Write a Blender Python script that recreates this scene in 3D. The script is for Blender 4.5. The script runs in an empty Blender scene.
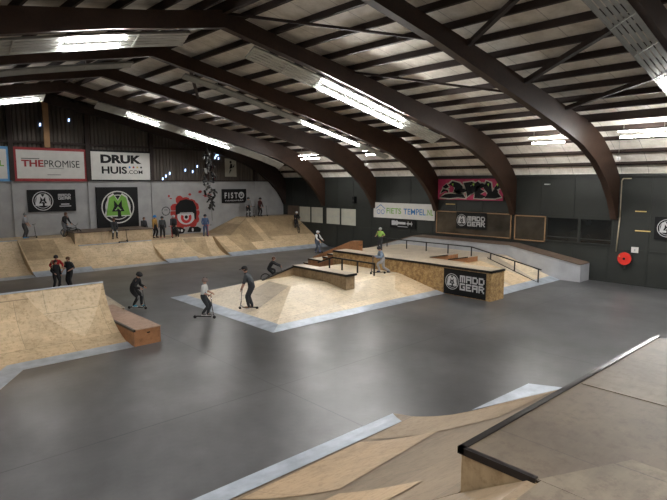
import bpy, bmesh, math, random
from mathutils import Vector, Matrix
random.seed(7)
R = math.radians
scn = bpy.context.scene
col = scn.collection

# ------------------------------------------------------------------ camera
PITCH, YAW = math.atan(67 / 540), R(42.5)
cd = bpy.data.cameras.new('camera'); cam = bpy.data.objects.new('camera', cd); col.objects.link(cam)
cam.location = (0, 0, 5.0)
cam.rotation_euler = (math.pi / 2 - PITCH, 0, -YAW)
cd.sensor_width = 36; cd.lens = 540 / 667 * 36; cd.clip_start = .05; cd.clip_end = 200
scn.camera = cam
# ------------------------------------------------------------------ world, exposure
w = bpy.data.worlds.new('world'); scn.world = w; w.use_nodes = True
w.node_tree.nodes['Background'].inputs[0].default_value = (.55, .6, .7, 1)
w.node_tree.nodes['Background'].inputs[1].default_value = .3
vs = scn.view_settings
vs.view_transform = 'Standard'; vs.look = 'None'; vs.gamma = 1; vs.use_curve_mapping = False
vs.exposure = 1.65
TUBE_W = 78.0          # strength of every fluorescent tube

# ------------------------------------------------------------------ helpers
def tag(o, label=None, cat=None, group=None, kind=None):
    if label: o['label'] = label
    if cat: o['category'] = cat
    if group: o['group'] = group
    if kind: o['kind'] = kind
    return o

def empty(name, loc=(0, 0, 0), rz=0):
    o = bpy.data.objects.new(name, None); col.objects.link(o)
    o.location = loc; o.rotation_euler = (0, 0, rz); o.empty_display_size = .1
    return o

class MB:
    def __init__(s): s.v = []; s.f = []; s.m = []; s.sm = []
    def add(s, vs_, fs, mi=0, smooth=False):
        b = len(s.v); s.v += [tuple(p) for p in vs_]
        for f in fs: s.f.append([b + i for i in f]); s.m.append(mi); s.sm.append(smooth)
        return s
    def box(s, x0, x1, y0, y1, z0, z1, mi=0):
        v = [(x, y, z) for z in (z0, z1) for y in (y0, y1) for x in (x0, x1)]
        return s.add(v, [(0, 2, 3, 1), (4, 5, 7, 6), (0, 1, 5, 4), (2, 6, 7, 3), (0, 4, 6, 2), (1, 3, 7, 5)], mi)
    def poly(s, pts, mi=0): return s.add(pts, [tuple(range(len(pts)))], mi)
    def extrude(s, pts, d, mi=0, side=None):
        """closed prism: pts planar polygon, d = offset vector"""
        n = len(pts); d = Vector(d); a = [Vector(p) for p in pts]; b = [p + d for p in a]
        s.add(a + b, [tuple(range(n))[::-1], tuple(range(n, 2 * n))], mi)
        s.add(a + b, [(i, (i + 1) % n, n + (i + 1) % n, n + i) for i in range(n)], mi if side is None else side)
        return s
    def tube(s, p, q, r, r2=None, n=8, mi=0, smooth=True, caps=True):
        p = Vector(p); q = Vector(q); r2 = r if r2 is None else r2
        d = (q - p).normalized(); u = d.orthogonal().normalized(); w_ = d.cross(u)
        vs_ = []
        for c, rr in ((p, r), (q, r2)):
            for i in range(n):
                a = 2 * math.pi * i / n; vs_.append(c + (u * math.cos(a) + w_ * math.sin(a)) * rr)
        s.add(vs_, [(i, (i + 1) % n, n + (i + 1) % n, n + i) for i in range(n)], mi, smooth)
        if caps: s.add(vs_, [tuple(range(n))[::-1], tuple(range(n, 2 * n))], mi)
        return s
    def path(s, pts, r, n=6, mi=0):
        for a, b in zip(pts[:-1], pts[1:]): s.tube(a, b, r, n=n, mi=mi)
        return s
    def bar(s, p, q, wid, hei, mi=0, up=(0, 0, 1)):
        p = Vector(p); q = Vector(q); d = (q - p).normalized(); sd = d.cross(Vector(up)).normalized(); u = sd.cross(d)
        vs_ = []
        for c in (p, q):
            for a, b in ((-1, -1), (1, -1), (1, 1), (-1, 1)): vs_.append(c + sd * a * wid / 2 + u * b * hei / 2)
        return s.add(vs_, [(3, 2, 1, 0), (4, 5, 6, 7), (0, 1, 5, 4), (1, 2, 6, 5), (2, 3, 7, 6), (3, 0, 4, 7)], mi)
    def ball(s, c, r, sc=(1, 1, 1), n=12, m=8, mi=0, z0=-1.0, mat=None):
        c = Vector(c); vs_ = []; fs = []
        for j in range(m + 1):
            t = math.asin(z0) + (math.pi / 2 - math.asin(z0)) * j / m
            for i in range(n):
                a = 2 * math.pi * i / n
                p = Vector((math.cos(t) * math.cos(a) * sc[0], math.cos(t) * math.sin(a) * sc[1], math.sin(t) * sc[2])) * r
                if mat: p = mat @ p
                vs_.append(c + p)
        for j in range(m):
            for i in range(n): fs.append((j * n + i, j * n + (i + 1) % n, (j + 1) * n + (i + 1) % n, (j + 1) * n + i))
        return s.add(vs_, fs, mi, True)
    def torus(s, c, axis, r, t, n=20, k=6, mi=0):
        c = Vector(c); ax = Vector(axis).normalized(); u = ax.orthogonal().normalized(); w_ = ax.cross(u); vs_ = []
        for i in range(n):
            a = 2 * math.pi * i / n; e = u * math.cos(a) + w_ * math.sin(a)
            for j in range(k):
                b = 2 * math.pi * j / k; vs_.append(c + e * (r + t * math.cos(b)) + ax * t * math.sin(b))
        return s.add(vs_, [(i * k + j, ((i + 1) % n) * k + j, ((i + 1) % n) * k + (j + 1) % k, i * k + (j + 1) % k) for i in range(n) for j in range(k)], mi, True)
    def build(s, name, mats, parent=None, recalc=True):
        me = bpy.data.meshes.new(name); me.from_pydata(s.v, [], s.f)
        if not isinstance(mats, (list, tuple)): mats = [mats]
        for m in mats: me.materials.append(m)
        for p, mi, sm in zip(me.polygons, s.m, s.sm): p.material_index = mi; p.use_smooth = sm
        if recalc:
            bm = bmesh.new(); bm.from_mesh(me); bmesh.ops.remove_doubles(bm, verts=bm.verts, dist=1e-5)
            bmesh.ops.recalc_face_normals(bm, faces=bm.faces); bm.to_mesh(me); bm.free()
        me.update()
        o = bpy.data.objects.new(name, me); col.objects.link(o)
        if parent: o.parent = parent
        return o

def struct(o, label=None): return tag(o, label, None, None, 'structure')

# ------------------------------------------------------------------ materials
def nt(name):
    m = bpy.data.materials.new(name); m.use_nodes = True; t = m.node_tree
    return m, t, t.nodes, t.links, t.nodes['Principled BSDF']
def noise(N, L, scale, detail=4, vec=None, rough=.6):
    n = N.new('ShaderNodeTexNoise'); n.inputs['Scale'].default_value = scale; n.inputs['Detail'].default_value = detail
    n.inputs['Roughness'].default_value = rough
    if vec is not None: L.new(vec, n.inputs['Vector'])
    return n
def ramp(N, L, fac, stops):
    r = N.new('ShaderNodeValToRGB'); L.new(fac, r.inputs[0])
    while len(r.color_ramp.elements) < len(stops): r.color_ramp.elements.new(.5)
    for e, (p, c) in zip(r.color_ramp.elements, stops):
        e.position = p; e.color = (*c, 1) if len(c) == 3 else c
    return r
def mixc(N, L, mode, fac, a, b):
    m = N.new('ShaderNodeMix'); m.data_type = 'RGBA'; m.blend_type = mode
    for sock, v in ((m.inputs[0], fac), (m.inputs[6], a), (m.inputs[7], b)):
        if hasattr(v, 'is_linked') or hasattr(v, 'links'): L.new(v, sock)
        elif isinstance(v, (int, float)): sock.default_value = v
        else: sock.default_value = (*v, 1)
    return m.outputs[2]
def g(c, k): return tuple(x * k for x in c)
def plain(name, c, rough=.6, metal=0, var=.15, scale=3, spec=.5):
    m, t, N, L, b = nt(name)
    geo = N.new('ShaderNodeNewGeometry')
    n = noise(N, L, scale, 3, geo.outputs['Position'])
    r = ramp(N, L, n.outputs['Fac'], [(.3, g(c, 1 - var)), (.7, g(c, 1 + var))])
    L.new(r.outputs[0], b.inputs['Base Color'])
    b.inputs['Roughness'].default_value = rough; b.inputs['Metallic'].default_value = metal
    b.inputs['Specular IOR Level'].default_value = spec
    return m
def ply(name, c, sheet=(2.44, 1.22), var=.12, wear=.25, rough=.5, rot=0, off=(0, 0)):
    """plywood: sheets with thin joints, grain and wear"""
    m, t, N, L, b = nt(name)
    geo = N.new('ShaderNodeNewGeometry'); mp = N.new('ShaderNodeMapping'); L.new(geo.outputs['Position'], mp.inputs[0])
    mp.inputs['Rotation'].default_value[2] = rot; mp.inputs['Location'].default_value = (off[0], off[1], 0)
    br = N.new('ShaderNodeTexBrick'); L.new(mp.outputs[0], br.inputs['Vector'])
    br.inputs['Scale'].default_value = 1; br.inputs['Brick Width'].default_value = sheet[0]; br.inputs['Row Height'].default_value = sheet[1]
    br.inputs['Mortar Size'].default_value = .006; br.inputs['Mortar Smooth'].default_value = .3; br.inputs['Bias'].default_value = 0
    br.inputs['Color1'].default_value = (*g(c, 1 - var), 1); br.inputs['Color2'].default_value = (*g(c, 1 + var), 1)
    br.inputs['Mortar'].default_value = (*g(c, .5), 1)
    st = N.new('ShaderNodeMapping'); L.new(mp.outputs[0], st.inputs[0]); st.inputs['Scale'].default_value = (.6, 6, .6)
    gr = noise(N, L, 3, 5, st.outputs[0])
    gc = ramp(N, L, gr.outputs['Fac'], [(.3, (.88, .86, .83)), (.7, (1.05, 1.04, 1.03))])
    x = mixc(N, L, 'MULTIPLY', 1.0, br.outputs['Color'], gc.outputs[0])
    wn = noise(N, L, 1.1, 6, geo.outputs['Position'], .7)
    wr = ramp(N, L, wn.outputs['Fac'], [(.36, (1 - wear, 1 - wear * 1.04, 1 - wear * 1.1)), (.58, (1, 1, 1))])
    x = mixc(N, L, 'MULTIPLY', 1.0, x, wr.outputs[0])
    sp = noise(N, L, 9, 5, geo.outputs['Position'], .75)
    sr = ramp(N, L, sp.outputs['Fac'], [(.36, (.62, .56, .48)), (.50, (1, 1, 1))])
    x = mixc(N, L, 'MULTIPLY', .7, x, sr.outputs[0])
    L.new(x, b.inputs['Base Color']); b.inputs['Roughness'].default_value = rough
    return m

M = {}
M['wood'] = ply('birch_plywood', (.66, .51, .325))
M['wood_b'] = ply('birch_plywood_b', (.70, .55, .36), (1.6, 2.1), .07)
M['ledge_ply'] = ply('ledge_plywood', (.34, .25, .15), (2.4, 1.2), .08, .4)
M['wood_box2'] = ply('foreground_plywood_orange', (.42, .25, .12), (9, 9), .03, .3)
M['wood_tri'] = ply('filler_plywood', (.74, .60, .41), (9, 9), .02, .10)
M['wood_pale'] = ply('pale_plywood', (.76, .65, .48), (2.2, 1.7), .10, .15, .4)
M['wood_dark'] = ply('worn_plywood', (.46, .345, .21), (2.44, 1.22), .12, .3)
M['wood_box'] = ply('orange_plywood', (.40, .19, .085), (2.4, 1.2), .06, .3)
M['wood_pink'] = ply('pink_plywood', (.46, .31, .23), (2.4, 2.4), .05, .2)
M['ledge_top'] = ply('ledge_top_ply', (.56, .48, .37), (1.05, 2.44), .07, .2, .35)
M['deck'] = ply('deck_plywood', (.098, .073, .049), (2.5, 2.6), .12, .35, .5, 0, (-.05, 0))
M['deck_pale'] = ply('deck_plywood_pale', (.140, .112, .080), (2.6, 9), .05, .4)
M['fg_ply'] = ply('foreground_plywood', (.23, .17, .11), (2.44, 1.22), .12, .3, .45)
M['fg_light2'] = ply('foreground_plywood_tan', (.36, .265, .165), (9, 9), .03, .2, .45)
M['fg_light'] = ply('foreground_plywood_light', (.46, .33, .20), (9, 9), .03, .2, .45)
def osb():
    m, t, N, L, b = nt('osb_board')
    geo = N.new('ShaderNodeNewGeometry'); v = N.new('ShaderNodeTexVoronoi'); v.inputs['Scale'].default_value = 20
    L.new(geo.outputs['Position'], v.inputs['Vector'])
    r = ramp(N, L, v.outputs['Color'], [(.1, (.30, .18, .07)), (.5, (.40, .26, .11)), (.9, (.50, .34, .16))])
    n = noise(N, L, 5, 5, geo.outputs['Position']); r2 = ramp(N, L, n.outputs['Fac'], [(.35, (.55, .5, .45)), (.6, (1, 1, 1))])
    L.new(mixc(N, L, 'MULTIPLY', 1.0, r.outputs[0], r2.outputs[0]), b.inputs['Base Color']); b.inputs['Roughness'].default_value = .65
    return m
M['osb'] = osb()
def concrete_floor():
    m, t, N, L, b = nt('polished_floor')
    geo = N.new('ShaderNodeNewGeometry'); P = geo.outputs['Position']
    n = noise(N, L, .28, 7, P, .62); r = ramp(N, L, n.outputs['Fac'], [(.33, (.052, .052, .053)), (.66, (.108, .108, .110))])
    st = N.new('ShaderNodeMapping'); L.new(P, st.inputs[0]); st.inputs['Scale'].default_value = (.5, 2.5, 1); st.inputs['Rotation'].default_value[2] = .5
    n2 = noise(N, L, 2.2, 6, P, .7); r2 = ramp(N, L, n2.outputs['Fac'], [(.3, (.84, .84, .84)), (.7, (1.14, 1.14, 1.14))])
    x = mixc(N, L, 'MULTIPLY', 1.0, r.outputs[0], r2.outputs[0])
    sep = N.new('ShaderNodeSeparateXYZ'); L.new(P, sep.inputs[0])
    def line(sock, off, per):
        a = N.new('ShaderNodeMath'); a.operation = 'ADD'; L.new(sock, a.inputs[0]); a.inputs[1].default_value = -off + per * 50 + per / 2
        b_ = N.new('ShaderNodeMath'); b_.operation = 'MODULO'; L.new(a.outputs[0], b_.inputs[0]); b_.inputs[1].default_value = per
        c = N.new('ShaderNodeMath'); c.operation = 'COMPARE'; L.new(b_.outputs[0], c.inputs[0]); c.inputs[1].default_value = per / 2; c.inputs[2].default_value = .014
        return c.outputs[0]
    l1 = line(sep.outputs[0], 7.65, 7.5); l2 = line(sep.outputs[1], 10.42, 8.0)
    mx = N.new('ShaderNodeMath'); mx.operation = 'MAXIMUM'; L.new(l1, mx.inputs[0]); L.new(l2, mx.inputs[1])
    x = mixc(N, L, 'MIX', mx.outputs[0], x, (.035, .035, .037))
    L.new(x, b.inputs['Base Color'])
    rn = noise(N, L, .5, 3, P, .5); rr = N.new('ShaderNodeMapRange'); L.new(rn.outputs['Fac'], rr.inputs[0])
    rr.inputs[1].default_value = .3; rr.inputs[2].default_value = .7; rr.inputs[3].default_value = .285; rr.inputs[4].default_value = .38
    L.new(rr.outputs[0], b.inputs['Roughness'])
    return m
M['floor'] = concrete_floor()
def steel():
    m, t, N, L, b = nt('steel_plate')
    geo = N.new('ShaderNodeNewGeometry'); n = noise(N, L, 2.2, 5, geo.outputs['Position'])
    r = ramp(N, L, n.outputs['Fac'], [(.3, (.29, .33, .38)), (.7, (.48, .53, .60))]); L.new(r.outputs[0], b.inputs['Base Color'])
    b.inputs['Metallic'].default_value = .3; b.inputs['Roughness'].default_value = .38
    return m
M['steel'] = steel()
M['beam'] = ply('glulam_brown', (.048, .022, .012), (60, .6), .1, .25, .55)
M['purlin'] = plain('purlin_brown', (.022, .011, .008), .7, 0, .2, 2)
def roof_panel():
    m, t, N, L, b = nt('roof_panel_white')
    geo = N.new('ShaderNodeNewGeometry'); br = N.new('ShaderNodeTexBrick'); mp = N.new('ShaderNodeMapping')
    L.new(geo.outputs['Position'], mp.inputs[0]); mp.inputs['Rotation'].default_value[2] = math.pi / 2; L.new(mp.outputs[0], br.inputs['Vector'])
    br.inputs['Scale'].default_value = 1; br.inputs['Brick Width'].default_value = 1.2; br.inputs['Row Height'].default_value = 60
    br.inputs['Mortar Size'].default_value = .01
    br.inputs['Color1'].default_value = (.80, .75, .67, 1); br.inputs['Color2'].default_value = (.86, .81, .73, 1); br.inputs['Mortar'].default_value = (.35, .31, .27, 1)
    n = noise(N, L, 1.6, 6, geo.outputs['Position'], .7); r = ramp(N, L, n.outputs['Fac'], [(.3, (.72, .70, .66)), (.6, (1, 1, 1))])
    L.new(mixc(N, L, 'MULTIPLY', 1.0, br.outputs['Color'], r.outputs[0]), b.inputs['Base Color']); b.inputs['Roughness'].default_value = .8
    return m
M['roof'] = roof_panel()
M['wall_green'] = plain('dark_green_wall', (.018, .0205, .0175), .6, 0, .15, .8)
M['wall_grey'] = plain('grey_block_wall', (.36, .36, .36), .8, 0, .12, 1.2)
def corrug():
    m, t, N, L, b = nt('corrugated_cladding')
    geo = N.new('ShaderNodeNewGeometry'); mp = N.new('ShaderNodeMapping'); L.new(geo.outputs['Position'], mp.inputs[0]); mp.inputs['Scale'].default_value = (3, 3, .15)
    n = noise(N, L, 2, 5, mp.outputs[0]); r = ramp(N, L, n.outputs['Fac'], [(.3, (.05, .042, .035)), (.7, (.11, .09, .075))])
    L.new(r.outputs[0], b.inputs['Base Color']); b.inputs['Roughness'].default_value = .75
    return m
M['clad'] = corrug()
M['black'] = plain('black_vinyl', (.006, .006, .007), .55, spec=.25)
M['blackwood'] = plain('black_edge', (.015, .014, .014), .35, .3)
M['coping'] = plain('dark_steel_angle', (.05, .045, .045), .28, .8)
M['white'] = plain('banner_white', (.62, .61, .58), .6, 0, .05)
M['logo'] = plain('logo_grey', (.55, .55, .56), .5, 0, .03)
M['red'] = plain('crimson', (.30, .02, .025), .5)
M['pinkred'] = plain('magenta_red', (.42, .03, .10), .6, 0, .2)
M['blue'] = plain('light_blue', (.12, .33, .62), .5)
M['navy'] = plain('print_blue', (.02, .17, .45), .5)
M['green'] = plain('print_green', (.16, .38, .05), .5)
M['lime'] = plain('lime_green', (.35, .62, .08), .7)
M['cream'] = plain('cream_blind', (.44, .43, .36), .7, 0, .08, 2)
M['dkglass'] = plain('dark_window_glass', (.012, .013, .013), .12, 0, .3, 1)
M['mirror'] = plain('brown_mirror', (.11, .095, .075), .1, .5, .4, .8)  # glossy, with a mottled brown base colour
M['framewood'] = plain('window_frame_wood', (.30, .18, .09), .6)
M['tray'] = plain('galvanised_tray', (.42, .42, .39), .5, .3, .1)
M['traydark'] = plain('tray_slot', (.12, .12, .115), .6, .2)
M['greypaint'] = plain('grey_painted_board', (.36, .37, .39), .55, 0, .12, 1.5)
M['brownboard'] = plain('brown_board', (.13, .09, .065), .6, 0, .2, 2)
M['conduit'] = plain('cream_conduit', (.36, .31, .21), .6)
M['redplast'] = plain('red_reel', (.62, .03, .02), .35)
M['yellow'] = plain('yellow_strip', (.55, .40, .15), .6)
M['post'] = plain('pale_timber', (.36, .21, .10), .7)
M['skin'] = plain('skin', (.48, .26, .18), .55, 0, .06)
M['chrome'] = plain('chrome', (.6, .6, .62), .2, .9, .05)
M['rubber'] = plain('rubber', (.015, .015, .015), .6)
M['skyhole'] = None
_c = {}
def cloth(c):
    k = tuple(c)
    if k not in _c: _c[k] = plain('cloth_%d' % len(_c), c, .85, 0, .12, 20)
    return _c[k]
def emis(name, c, s):
    m, t, N, L, b = nt(name); b.inputs['Base Color'].default_value = (.8, .8, .8, 1)
    b.inputs['Emission Color'].default_value = (*c, 1); b.inputs['Emission Strength'].default_value = s
    return m
M['tube'] = emis('fluorescent_tube_glow', (.98, .97, .95), TUBE_W)
M['skyhole'] = emis('daylight_hole', (.35, .55, 1.0), 1.6)

# ------------------------------------------------------------------ hall shell
XW, YG, XL, YB, XC = 28.55, 37.6, -9.15, -8.0, 9.7
half_low = [(0, 9.98), (1.5, 9.72), (3.9, 9.26), (6.65, 8.62), (9.9, 7.86), (12.5, 7.24), (14.6, 6.66), (16.1, 6.0), (17.4, 5.1), (18.25, 4.25), (18.65, 3.7), (18.9, 3.2)]
half_up = [(0, 10.52), (2.85, 9.98), (5.6, 9.5), (7.4, 9.17), (9.65, 8.72), (12.4, 8.2), (15.2, 7.68), (16.6, 7.15), (17.9, 6.35), (18.6, 5.75), (18.98, 5.3)]
roofp = [(0, 10.78), (2.85, 10.24), (5.6, 9.76), (7.4, 9.42), (9.65, 8.98), (12.4, 8.46), (15.2, 7.95), (16.7, 7.42), (18.05, 6.6), (18.8, 5.95), (19.1, 5.5), (19.1, 5.35)]
half_low, half_up, roofp = [[(max(0, d - .2), z) for d, z in t_] for t_ in (half_low, half_up, roofp)]
def lerp(tab, d):
    d = abs(d)
    for (a, za), (b, zb) in zip(tab[:-1], tab[1:]):
        if d <= b: return za + (zb - za) * (d - a) / (b - a) if b > a else zb
    return tab[-1][1]
def full(tab): return [(XC - d, z) for d, z in tab[::-1]] + [(XC + d, z) for d, z in tab[1:]]

b = MB().box(XL - .2, XW + .2, YB - .2, YG + .2, -.2, 0); struct(b.build('floor', M['floor']))
b = MB(); pr = full(roofp)
for (xa, za), (xb, zb) in zip(pr[:-1], pr[1:]):
    b.extrude([(xa, YB - .2, za), (xb, YB - .2, zb), (xb + (.0001 if xa == xb else 0), YB - .2, zb + .12), (xa, YB - .2, za + .12)], (0, YG - YB + .4, 0))
struct(b.build('ceiling', M['roof']))
# right wall: framed dark boards with rails and studs
b = MB().box(XW, XW + .2, YB, YG + .2, 0, 5.45)
struct(b.build('wall_right', M['wall_green']))
n = 0
b = MB()
y = YG - 1.35
while y > YB:
    b.box(XW - .03, XW, y - .03, y + .03, 0, 5.3); y -= 1.83
for z in (.04, 1.72, 3.3, 4.25): b.box(XW - .025, XW, YB, YG, z - .03, z + .03)
b.box(XW - .12, XW, YB, YG, 5.3, 5.42)
struct(b.build('trim_1', M['wall_green']))
struct(MB().box(XL - .2, XL, YB, YG, 0, 5.45).build('wall_left', M['wall_green']))
def gable(y0, y1, zlo, mat, name, ribs=False):
    b = MB(); pts = [(XL, y0, zlo)] + [(x, y0, z + .05) for x, z in pr[1:-1]] + [(XW, y0, zlo)]
    b.extrude(pts, (0, y1 - y0, 0))
    o = b.build(name, mat); struct(o); return o
gable(YB - .2, YB, 0, M['wall_green'], 'wall_back')
struct(MB().box(XL, XW, YG, YG + .2, 0, 5.12).build('wall_front', M['wall_grey']))
# corrugated cladding of the upper gable
b = MB(); x = XL
while x < XW - .05:
    zt = max(5.2, lerp(roofp, x + .12 - XC) + .02)
    b.add([(x, YG + .06, 5.1), (x + .08, YG + .06, 5.1), (x + .11, YG + .01, 5.1), (x + .22, YG + .01, 5.1), (x + .25, YG + .06, 5.1),
           (x, YG + .06, zt), (x + .08, YG + .06, zt), (x + .11, YG + .01, zt), (x + .22, YG + .01, zt), (x + .25, YG + .06, zt)],
          [(i, i + 1, i + 6, i + 5) for i in range(4)]); x += .25
o = b.build('wall_front_upper', M['clad'], recalc=False); struct(o)
gable(YG + .1, YG + .2, 5.0, M['clad'], 'wall_front_backing')
# block joints, sill and columns of the gable
b = MB()
for z in (2.95, ): b.box(XL, XW, YG - .015, YG, z - .02, z + .02)
b.box(XL, XW, YG - .06, YG, 5.05, 5.14)
struct(b.build('trim_2', M['wall_grey']))
b = MB()
for x in (-5, 3.5, 7.95, 12.4, 16.75, 25.6):
    b.box(x - .06, x + .06, YG - .1, YG, 0, 5.05)
struct(b.build('trim_3', M['wall_grey']))
b = MB()
for x in (-5, -.8, 3.5, 7.95, 12.4, 16.75, 21.2, 25.6):
    b.box(x - .13, x + .13, YG - .22, YG, 5.14, lerp(roofp, x - XC) - .05)
b.box(XL, XW, YG - .16, YG - .04, 7.42, 7.56)
b.box(XL, XW, YG - .12, YG - .04, 5.12, 5.2)
struct(b.build('trim_4', M['purlin']))

# glulam arches
ARCH = [37.35, 32.3, 26.8, 21.3, 15.9, 10.4, 5.0, -.5, -6.0]
def arch(y, th, label, mat):
    b = MB(); lo = full(half_low); up = full(half_up); lo[0] = (XL + .12, 3.2); lo[-1] = (XW - .12, 3.2)
    L_ = [(x, z) for x, z in lo]; U_ = [(min(max(x, XL), XW), z) for x, z in up]
    def res(tab, k):
        d = (k / 48.0 - .5) * 2; dist = abs(d) * 18.75; return XC + math.copysign(dist, d), lerp(tab, dist)
    vs_ = []
    ks = range(0, 97)
    for k in ks:
        s_ = (k / 96 - .5) * 2; e = math.copysign(1 - (1 - abs(s_)) ** 1.35, s_) * 18.72
        # perpendicular-ish pairing of upper and lower curves by parameter
        tl = abs(e); zu = lerp(half_up, tl); zl = lerp(half_low, tl)
        vs_.append((XC + e, zl, zu))
    V = []
    for x, zl, zu in vs_:
        V += [(x, y - th / 2, zl), (x, y - th / 2, zu), (x, y + th / 2, zu), (x, y + th / 2, zl)]
    F = []
    for i in range(96):
        a = i * 4; c = a + 4
        F += [(a, a + 1, c + 1, c), (a + 1, a + 2, c + 2, c + 1), (a + 2, a + 3, c + 3, c + 2), (a + 3, a, c, c + 3)]
    F += [(0, 1, 2, 3), (384, 385, 386, 387)]
    b.add(V, F)
    b.box(XW - .12, XW, y - th / 2, y + th / 2, 3.2, 5.3); b.box(XL, XL + .12, y - th / 2, y + th / 2, 3.2, 5.3)
    o = b.build('roof_arch', mat)
    tag(o, label, 'beam', 'brown timber roof arches'); return o
AL = {37.35: 'dark thin roof arch set against the corrugated gable wall',
      32.3: 'brown curved timber arch landing at the cream panels, farthest free arch',
      26.8: 'brown curved timber arch landing at left end of the white cycle shop banner',
      21.3: 'brown curved timber arch landing between the white banner and pink graffiti board',
      15.9: 'brown curved timber arch landing at right end of the pink graffiti board',
      10.4: 'large brown curved timber arch landing above the red hose reel',
      5.0: 'dark timber arch crossing the top right corner of the roof'}
for y in ARCH:
    arch(y, .26 if y > 33 else .3, AL.get(y, 'brown timber arch above and behind the viewer'), M['purlin'] if y > 33 else M['beam'])
# purlins
pi_ = 0
def purlin(d, side, dep=.2, wd=.11):
    x = XC + side * d; zt = lerp(roofp, d) - .005; sl = math.atan2(lerp(roofp, d + .1) - lerp(roofp, d - .1), .2) * side
    b = MB(); c, s_ = math.cos(sl), math.sin(sl)
    q = [(-wd / 2, 0), (wd / 2, 0), (wd / 2, -dep), (-wd / 2, -dep)]
    b.extrude([(x + a * c - e * s_, YB, zt + a * s_ + e * c) for a, e in q], (0, YG - YB - .25, 0))
    o = b.build('roof_purlin', M['purlin'])
    tag(o, 'dark brown roof purlin running lengthwise under the white roof panels on the %s slope' % ('right' if side > 0 else 'left'), 'beam', 'dark roof purlins on the %s slope' % ('right' if side > 0 else 'left'))
for k in range(13):
    d = .8 + 1.28 * k
    for sd in (1, -1): purlin(d, sd, .34 if k == 11 else .22, .09)
for d in (17.0, 17.9, 18.55):
    for sd in (1, -1): purlin(d, sd, .16, .1)
o = MB().box(XC - .09, XC + .09, YB, YG - .25, 10.4, 10.74).build('ridge_beam', M['purlin']); tag(o, 'dark ridge beam along the top of the roof', 'beam')

# wind braces under the purlins
def onroof(x, y, dz=.3): return Vector((x, y, lerp(roofp, x - XC) - dz))
BR = [((15.22, 10.25), (11.6, 5.1), .14, 'brown diagonal brace in the upper middle of the frame rising steeply from the big arch'),
      ((18.9, 10.25), (15.3, 5.1), .17, 'thick brown diagonal brace rising right from the big arch toward the corner tray'),
      ((22.3, 10.25), (19.4, 5.1), .15, 'brown diagonal brace low at right above the pendant lamps'),
      ((9.8, 15.7), (14.9, 10.6), .08, 'thin brown tie crossing the roof bay left of the big arch'),
      ((15.5, 15.7), (20.5, 10.6), .08, 'thin brown tie crossing the roof bay above the bright double lamp'),
      ((11.4, 21.5), (14.6, 26.6), .13, 'short brown brace between the second and third arches from the gable'),
      ((8.6, 16.1), (6.2, 21.1), .12, 'brown brace on the left roof slope near the ridge')]
for (a, c, t_, lb) in BR:
    o = MB().bar(onroof(*a, .35), onroof(*c, .35), t_, t_).build('roof_brace', M['purlin']); tag(o, lb, 'beam')

# ------------------------------------------------------------------ light trays
def tray(xa, xb, y, lamps, label, wd=.62, dz=.22, rows=2):
    """perforated tray hung under an arch, following it, with fluorescent tubes"""
    n = max(1, int(abs(xb - xa) / 1.5)); P_ = [(xa + (xb - xa) * i / n) for i in range(n + 1)]
    zf = lambda x: lerp(half_low, x - XC) - dz
    root = empty('light_tray', ((xa + xb) / 2, y, zf((xa + xb) / 2)))
    inv = Matrix.Translation(-Vector(root.location))
    def tr(mb): mb.v = [tuple(inv @ Vector(v)) for v in mb.v]; return mb
    b = MB(); TL = R(26); ct, st_ = math.cos(TL), math.sin(TL)
    def T_(x, o_, n_=0): return (x, y + o_ * ct + n_ * st_, zf(x) - o_ * st_ + n_ * ct)      # tray leans, underside toward the near end of the hall
    up_ = (0, st_, ct)
    for p, q in zip(P_[:-1], P_[1:]):
        for k in (-1, 1): b.bar(T_(p, k * wd / 2, .01), T_(q, k * wd / 2, .01), .02, .08, 0, up_)
        for k in range(5): b.bar(T_(p, (k - 2) * wd / 5), T_(q, (k - 2) * wd / 5), wd * .155, .02, 0, up_)
        b.bar(T_(p, -wd / 2), T_(p, wd / 2), .06, .04, 0, (1, 0, 0))
    tr(b).build('tray', [M['tray'], M['traydark']], root)
    for p in P_[1:-1:2]:
        tr(MB().tube((p, y, zf(p)), (p, y, lerp(half_low, p - XC) + .02), .012)).build('hanger', M['tray'], root)
    for (la, lb, yo) in lamps:
        m_ = max(1, round((lb - la) / 1.5)); st = (lb - la) / m_
        for i in range(m_):
            p, q = la + st * i + .02, la + st * (i + 1) - .02
            tr(MB().bar(T_(p, yo, -.03), T_(q, yo, -.03), .3, .02, 0, up_)).build('light_shield', M['traydark'], root)  # dark strip added over each tube to block its upward light from the roof
            tr(MB().tube(T_(p, yo, -.08), T_(q, yo, -.08), .022, n=8)).build('fluorescent_tube', M['tube'], root)
    tag(root, label, 'lamp')
tray(11, 21.8, 16.3, [(14.2, 19.0, -.2), (14.3, 19.3, .2)], 'long silver light tray with the brightest double row of tubes under the second arch')
tray(2.0, 8.6, 16.3, [(4.9, 6.6, -.2), (4.9, 6.5, .2)], 'silver light tray with a lit double tube at the top left of the frame')
tray(2.0, 9.0, 21.55, [], 'thin unlit silver tray below the arch at left', .3)
tray(11.2, 24, 21.55, [(17.6, 21.6, 0)], 'long thin silver tray with a dim lit edge under the middle arch', .3)
tray(11.4, 24.6, 32.55, [(13.2, 15.1, 0), (16.9, 18.5, -.1), (18.4, 20.1, .1)], 'perforated silver tray with two lit lamps near the gable wall')
tray(1.0, 8.7, 32.55, [(6.2, 8.4, 0)], 'silver tray with one lit lamp above the crimson framed banner')
tray(12.6, 24, 5.28, [(17.6, 21.5, -.17), (17.6, 21.5, .17)], 'silver perforated tray in the top right corner with its lamp just in view')
tray(1.0, 7.0, 5.3, [(2, 6, -.12), (2, 6, .12)], 'silver light tray above the viewer')
tray(11, 21, -.2, [(13, 18, -.12), (13, 18, .12)], 'silver light tray behind the viewer on the right')
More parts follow.
